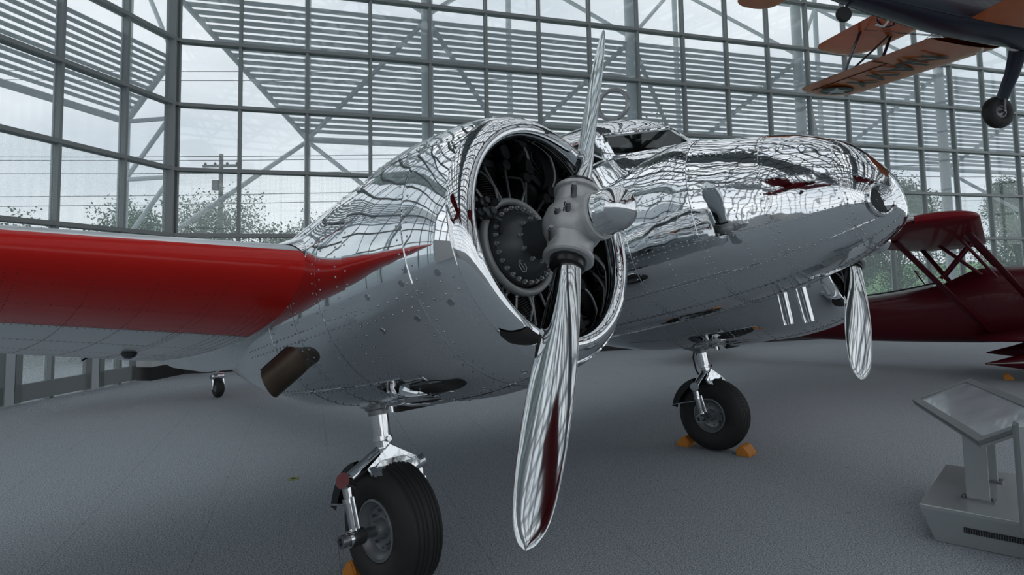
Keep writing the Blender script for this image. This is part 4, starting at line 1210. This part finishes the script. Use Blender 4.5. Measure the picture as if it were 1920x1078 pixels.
    pr.bar(V(3.33, 0, .15), V(3.33, 0, 2.2), .16, .03, (1, 0, 0)); pr.build('propeller', 'chrome', root)
    # tail
    for sg in (1, -1):
        wing_mesh(-5.0, -5.95, 0, 1.5 * sg, 1.36, 1.36, .07, .4).build('tailplane', 'maroonwing', root, smooth=50)
    MB().prism([V(-4.9, -.02, 1.35), V(-6.1, -.02, 1.2), V(-6.25, -.02, 1.9), V(-5.9, -.02, 2.2), V(-5.55, -.02, 2.1)], V(0, .04, 0)).build('tail_fin', 'maroonwing', root, smooth=0)
    tw = MB().lathe([(-.05, .0), (-.05, .10), (0, .12), (.05, .10), (.05, 0)], V(-5.6, 0, .12 + .52), (0, 1, 0), 20)
    tw.build('tail_wheel', 'tire', root); MB().tube(V(-5.4, 0, 1.15), V(-5.6, .0, .66), .025).build('tail_strut', 'maroon', root)
    return root
redp = red_plane()
c = chock(V(8.25, 10.85, 0), -.6, 'yellow-orange wheel chock at the red wheel fairing')

# ================================================================== hanging orange-winged biplane
def hanging():
    root = local_plane('hanging_biplane', V(8.42, 11.0, 6.22), .16, -.05, 'navy blue biplane with orange wings hanging at the top right', 0)
    tb = interp([(3.0, .45, -.25, .85), (2.4, .52, -.38, .98), (1.5, .50, -.40, 1.0), (.5, .47, -.36, 1.0), (-.6, .45, -.28, .98), (-1.6, .38, -.12, .95), (-2.8, .26, .12, .92), (-4.2, .07, .45, .84)])
    def fz(x, th):
        w, b, t = tb(x); c, s = math.cos(th), math.sin(th); n = 2.8
        return V(x, w * math.copysign(abs(c) ** (2 / n), c), (b + t) / 2 + (t - b) / 2 * math.copysign(abs(s) ** (2 / n), s))
    fu = MB().grid(fz, lin(3.0, -4.2, 44), [2 * PI * k / 36 for k in range(36)], closed=True).build('fuselage', 'navy', root, smooth=60)
    MB().path([fz(x, -PI / 4) + V(0, 0, -.01) for x in lin(2.3, -3.9, 20)], .022, 6).build('stringer', 'navy', fu)
    MB().path([fz(x, -3 * PI / 4) + V(0, 0, -.01) for x in lin(2.3, -3.9, 20)], .022, 6).build('stringer', 'navy', fu)
    MB().path([V(.1, .15, -.42), V(.08, .17, -.50), V(.0, .17, -.52)], .022, 8).build('vent_pipe', 'white', fu)
    MB().path([V(-1.9, 0, -.18), V(-1.95, .05, -.27), V(-2.1, .05, -.25)], .02, 8).build('vent_pipe', 'white', fu)
    for sg in (1, -1):
        lo = wing_mesh(.80, -.72, .45 * sg, 4.7 * sg, -.20, .10, .11, .6).build('lower_wing', 'orangewing', root, smooth=50)
        MB().tube(V(.1, sg * 1.9, -.155), V(-.72, sg * 1.9, -.12), .008, n=6).build('aileron_gap', 'seam', lo)
        MB().tube(V(-.38, sg * 1.9, -.145), V(-.42, sg * 4.3, .03), .008, n=6).build('aileron_gap', 'seam', lo)
        up_ = wing_mesh(1.35, -.15, 0, 4.9 * sg, 1.12, 1.27, .11, .6).build('upper_wing', 'orangewing', root, smooth=50)
        for a, b in ((V(.45, sg * 3.3, .0), V(1.0, sg * 3.4, 1.2)), (V(-.35, sg * 3.3, .0), V(.95, sg * 3.35, 1.2)), (V(-.35, sg * 3.3, .02), V(.2, sg * 3.4, 1.2))):
            MB().tube(a, b, .045, n=10, flat=.5).build('wing_strut', 'navy', root)
        for a, b in ((V(.8, sg * .3, .9), V(1.2, sg * .5, 1.1)), (V(.2, sg * .3, .9), V(.1, sg * .5, 1.1))):
            MB().tube(a, b, .03, n=8).build('cabane_strut', 'navy', root)
        for a, b in ((V(.4, sg * .5, -.1), V(1.0, sg * 3.3, 1.2)), (V(.45, sg * 3.3, 0), V(.8, sg * .4, 1.1)), (V(-.3, sg * .5, -.1), V(.2, sg * 3.3, 1.2))):
            MB().tube(a, b, .007, n=5).build('bracing_wire', 'wire', root)
        # main leg and wheel
        MB().path([V(1.15, sg * .42, -.25), V(1.30, sg * .72, -.62), V(1.28, sg * .93, -1.05)], [.16, .13, .105], 14, flat=.6).build('undercarriage_leg', 'navy', root)
        wc = V(1.26, sg * 1.0, -1.28)
        wh = MB().lathe([(-.07, .11), (-.10, .16), (-.10, .24), (-.06, .30), (0, .315), (.06, .30), (.10, .24), (.10, .16), (.07, .11)], wc, (0, 1, 0), 40).build('tire', 'tire', root, smooth=40)
        MB().lathe([(-.08, .12), (-.085, .10), (-.05, .09), (-.06, .03), (-.09, .03), (-.09, 0)], wc, (0, sg * -1.0, 0), 30).lathe([(-.08, .12), (-.085, .10), (-.05, .09), (-.06, .03), (-.09, .03), (-.09, 0)], wc, (0, sg * 1.0, 0), 30).build('wheel_hub', 'rim', wh)
        fk = MB()
        for dx in (-.07, .07): fk.tube(V(1.28 + dx, sg * .93, -1.05), wc + V(dx, -sg * .02, .10), .018, n=6)
        fk.tube(wc, wc + V(0, -sg * .16, 0), .022, n=8); fk.tube(wc + V(0, -sg * .15, 0), V(1.28, sg * .86, -1.05), .02, n=8)
        fk.build('wheel_fork', 'steel', root)
        wing_mesh(-3.0, -3.9, .1 * sg, 1.75 * sg, .66, .66, .07, .4).build('tailplane', 'orangewing', root, smooth=50)
    MB().prism([V(-3.1, -.02, .8), V(-4.3, -.02, .6), V(-4.5, -.02, 1.3), V(-4.1, -.02, 1.75), V(-3.7, -.02, 1.7)], V(0, .04, 0)).build('tail_fin', 'orangewing', root, smooth=0)
    MB().lathe([(-.04, 0), (-.055, .08), (-.04, .125), (0, .135), (.04, .125), (.055, .08), (.04, 0)], V(-2.75, 0, -.15), (0, 1, 0), 24).build('tail_wheel', 'tire', root)
    MB().tube(V(-2.5, 0, .2), V(-2.75, 0, -.08), .03).build('tail_strut', 'navy', root)
    MB().path([V(-1.72, .36, .2), V(-1.78, .42, .02), V(-1.6, .48, -.08), V(-1.42, .45, -.02), V(-1.5, .38, .2)], .02, 6).build('boarding_step', 'navy', root)
    # engine
    MB().lathe([(2.9, .3), (3.0, .35), (3.25, .30), (3.3, .12), (3.6, .06), (3.6, 0)], V(0, 0, .3), (1, 0, 0), 24).build('engine', 'castdark', root)
    # star roundel and lettering under the far wing
    wl = [o for o in root.children if o.name.startswith('lower_wing')][0]
    def under(x, y): return V(x, y, -.20 + .30 * (y - .45) / 4.25 - .085)
    dsk = MB()
    c = under(-.02, 3.95); c.z -= .012
    dsk.add([c + V(.36 * math.cos(a), .36 * math.sin(a), -.005 + .026 * math.sin(a)) for a in lin(0, 2 * PI, 33)[:-1]], [tuple(range(32))])
    dsk.build('insignia_disc', 'stargreen', wl, smooth=0)
    st = []
    for k in range(10):
        a = 2 * PI * k / 10 + PI / 2; r_ = .34 if k % 2 == 0 else .135
        st.append(c + V(r_ * math.cos(a), r_ * math.sin(a), -.012 + .026 * math.sin(a) * r_ / .36))
    MB().add(st, [tuple(range(10))]).build('insignia_star', 'white', wl, smooth=0)
    x0 = 3.20
    for ch in 'NAVY'[::-1]:
        cu = bpy.data.curves.new('letter', 'FONT'); cu.body = ch; cu.size = .88; cu.extrude = .003; cu.align_x = 'CENTER'; cu.align_y = 'CENTER'
        tmp = bpy.data.objects.new('letter', cu); COL.objects.link(tmp)
        dg = bpy.context.evaluated_depsgraph_get(); me = bpy.data.meshes.new_from_object(tmp.evaluated_get(dg))
        bpy.data.objects.remove(tmp)
        me.materials.clear(); me.materials.append(M['stargreen'])
        o = bpy.data.objects.new('letter', me); COL.objects.link(o); o.parent = wl
        p = under(-.05, x0); p.z -= .018
        o.location = p; o.rotation_euler = (PI + math.atan(.30 / 4.25), 0, -PI / 2); x0 -= .62
        o.rotation_mode = 'XYZ'
        o.matrix_local = Matrix.Translation(p) @ Matrix.Rotation(math.atan(.30 / 4.25), 4, 'X') @ Matrix.Rotation(PI, 4, 'X') @ Matrix.Rotation(-PI / 2, 4, 'Z')
    # suspension cables to the roof
    for (x, y) in ((.9, .9), (.9, -.9), (-2.9, 0)):
        MB().tube(V(x, y, 1.2 if x > 0 else .9), V(x, y, 6.7), .008, n=5).build('suspension_cable', 'wire', root)
    return root
hang = hanging()

# airplane hanging in the hall behind the photographer: it is what the polished skin mirrors
def small_hanger(name, pos, heading, label, mat, span=8):
    root = local_plane(name, pos, heading, .1, label)
    tb = interp([(2.2, .3), (1.5, .5), (0, .52), (-2, .35), (-4.5, .05)])
    MB().grid(lambda x, th: V(x, float(tb(x)[0]) * math.cos(th), float(tb(x)[0]) * 1.15 * math.sin(th)), lin(2.2, -4.5, 20), [2 * PI * k / 20 for k in range(20)], closed=True).build('fuselage', mat, root, smooth=60)
    for sg in (1, -1):
        wing_mesh(.9, -.7, .2 * sg, span / 2 * sg, .5, .7, .12, .5).build('wing', mat, root, smooth=50)
        wing_mesh(-3.7, -4.5, .05 * sg, 1.5 * sg, .2, .2, .08, .4).build('tailplane', mat, root, smooth=50)
        MB().tube(V(0, sg * .3, 0), V(.4, sg * .9, -1.0), .05).lathe([(-.06, 0), (-.08, .25), (0, .32), (.08, .25), (.06, 0)], V(.4, sg * .95, -1.2), (0, 1, 0), 18).build('landing_leg', 'tire', root)
    MB().prism([V(-3.7, -.02, .1), V(-4.6, -.02, .0), V(-4.8, -.02, 1.1), V(-4.3, -.02, 1.2)], V(0, .04, 0)).build('tail_fin', mat, root, smooth=0)
    for (x, y) in ((.5, .9), (.5, -.9)): MB().tube(V(x, y, .6), V(x, y, ZR - pos.z), .01, n=5).build('suspension_cable', 'wire', root)
    return root
small_hanger('hanging_monoplane', V(9.5, -2.5, 7.6), 2.3, 'dark red monoplane hanging behind the camera, seen only mirrored in the polished nose', 'maroonwing', 9)
small_hanger('hanging_monoplane', V(-3.0, -7.0, 7.8), .4, 'dark red monoplane hanging far behind the camera, seen only mirrored in the polished cowling', 'maroonwing', 9)

# ================================================================== trees, utility pole and wires outside
def tree_kind(seed, h, spread, mat, nleaf, leaf):
    r = random.Random(seed)
    tb = MB()
    tb.path([V(0, 0, 0), V(.05, .03, h * .3), V(-.03, .06, h * .6)], [.11, .08, .045], 8)
    cl = []
    for k in range(15):
        a = r.uniform(0, 2 * PI); rr = spread * math.sqrt(r.random()) * .85; z = h * r.uniform(.25, .9)
        kk = 1 - .45 * max(0, (z / h - .6) / .4)
        c = V(rr * kk * math.cos(a), rr * kk * math.sin(a), z); cl.append((c, spread * r.uniform(.22, .42)))
        tb.path([V(0, 0, h * r.uniform(.2, .5)), c * .5 + V(0, 0, h * .2), c], [.04, .025, .01], 5)
    trunk = tb.mesh('trunk', 'bark', 60)
    lb = MB()
    for i in range(nleaf):
        c, s = cl[r.randrange(len(cl))]
        d = V(r.gauss(0, 1), r.gauss(0, 1), r.gauss(0, .8)).normalized() * s * r.uniform(.5, 1.18)
        p = c + d
        if p.z < .15: p.z = .15 + r.random() * .5
        e1 = V(r.uniform(-1, 1), r.uniform(-1, 1), r.uniform(-.6, .6)).normalized(); e2 = e1.cross(V(r.uniform(-1, 1), r.uniform(-1, 1), r.uniform(-1, 1))).normalized()
        L_ = leaf * r.uniform(.7, 1.4)
        lb.add([p, p + e1 * L_ * .5 + e2 * L_ * .28, p + e1 * L_, p + e1 * L_ * .5 - e2 * L_ * .28], [(0, 1, 2, 3)])
    fol = bpy.data.meshes.new('foliage'); fol.from_pydata(lb.v, [], lb.f); fol.materials.append(M[mat]); fol.update()
    return trunk, fol
kinds = [tree_kind(3, 3.4, 1.9, 'leafa', 10000, .085), tree_kind(5, 4.6, 2.2, 'leafa', 12000, .09), tree_kind(9, 2.4, 1.6, 'leafb', 9000, .08), tree_kind(12, 7.6, 3.0, 'leafb', 14000, .12)]
TREES = [
 (0, (-12.9, 16.4), .80, 'round bush low behind the leftmost pane of the left glass wall'),
 (2, (-13.9, 19.6), 1.0, 'low dark bush behind the left glass wall, right of the leftmost bush'),
 (0, (-14.2, 23.4), 1.10, 'leafy bush reaching above its neighbours left of the corner post'),
 (1, (-10.2, 21.6), .84, 'grey-green tree behind the glass just right of the corner post'),
 (0, (-9.0, 25.2), 1.0, 'bushy tree beneath the utility pole'),
 (0, (-6.6, 21.4), .86, 'small bush behind the glass left of the thin outer column'),
 (1, (-3.4, 24.4), 1.05, 'taller pale tree rising beside the sloping top of the near engine nacelle'),
 (2, (-10.4, 17.6), .85, 'low dark bush at the foot of the corner post outside'),
 (3, (6.5, 30.5), .90, 'tall dark tree half hidden behind the slats above the cockpit'),
 (3, (13.4, 36.0), .85, 'tall tree behind the slats right of the cockpit'),
 (1, (17.6, 29.2), .95, 'tree behind the glass just right of the silver nose tip'),
 (3, (20.6, 34.6), .80, 'tall tree behind the thick column above the red wing'),
 (3, (28.6, 34.8), .82, 'tall tree behind the rightmost panes'),
 (0, (23.4, 29.6), 1.05, 'bush behind the red airplane wing tip at the right'),
 (0, (27.0, 30.6), 1.1, 'bush behind the red airplane nose at the right edge'),
]
for k, (x, y), s, lab in TREES:
    root = empty('tree', (x, y, -.2), rnd.uniform(0, 6)); root.scale = (s * 1.25, s * 1.08, s * 1.34)
    tag(root, lab, 'tree', 'trees and bushes outside the glass')
    part('trunk', kinds[k][0], root); f = part('foliage', kinds[k][1], root); f['kind'] = 'stuff'
up_ = empty('utility_pole', (-11.9, 26.0, -.2)); tag(up_, 'grey wooden utility pole with a crossarm beyond the bushes', 'utility pole')
MB().tube(V(0, 0, 0), V(0, 0, 7.5), .11, .08, 12).build('pole', 'wood', up_)
MB().box(V(0, 0, 7.0), (1.5, .1, .1)).box(V(-.2, 0, 6.2), (.26, .2, .4)).build('crossarm', 'wood', up_, smooth=0)
ins = MB().lathe([(0, .04), (.05, .06), (.1, .03), (.12, 0)], (0, 0, 0), (0, 0, 1), 10).mesh('insulator', 'steel', 40)
for x in (-.65, -.25, .25, .65): part('insulator', ins, up_, V(x, 0, 7.05))
for i, (z, dz, y) in enumerate(((7.1, .0, 26.0), (7.1, -.12, 26.4), (6.5, -.1, 26.0), (5.6, .05, 26.2), (5.2, .1, 26.1), (9.6, .35, 25.0), (10.0, .45, 25.3))):
    w = MB()
    w.path([V(-40 + 5 * q, y + .12 * (-40 + 5 * q), z + dz * q * .1 - .25 * math.sin(PI * (q % 8) / 8)) for q in range(15)], .014, 5)
    o = w.build('power_line', 'wire', smooth=60)
    tag(o, ('power line on the left insulator of the utility pole', 'power line on the right insulator of the utility pole', 'power line just under the pole crossarm', 'lowest but one power line, below the transformer', 'lowest power line crossing the treetops', 'highest but one power line, well above the utility pole', 'highest power line crossing the sky')[i], 'power line', 'power lines outside')
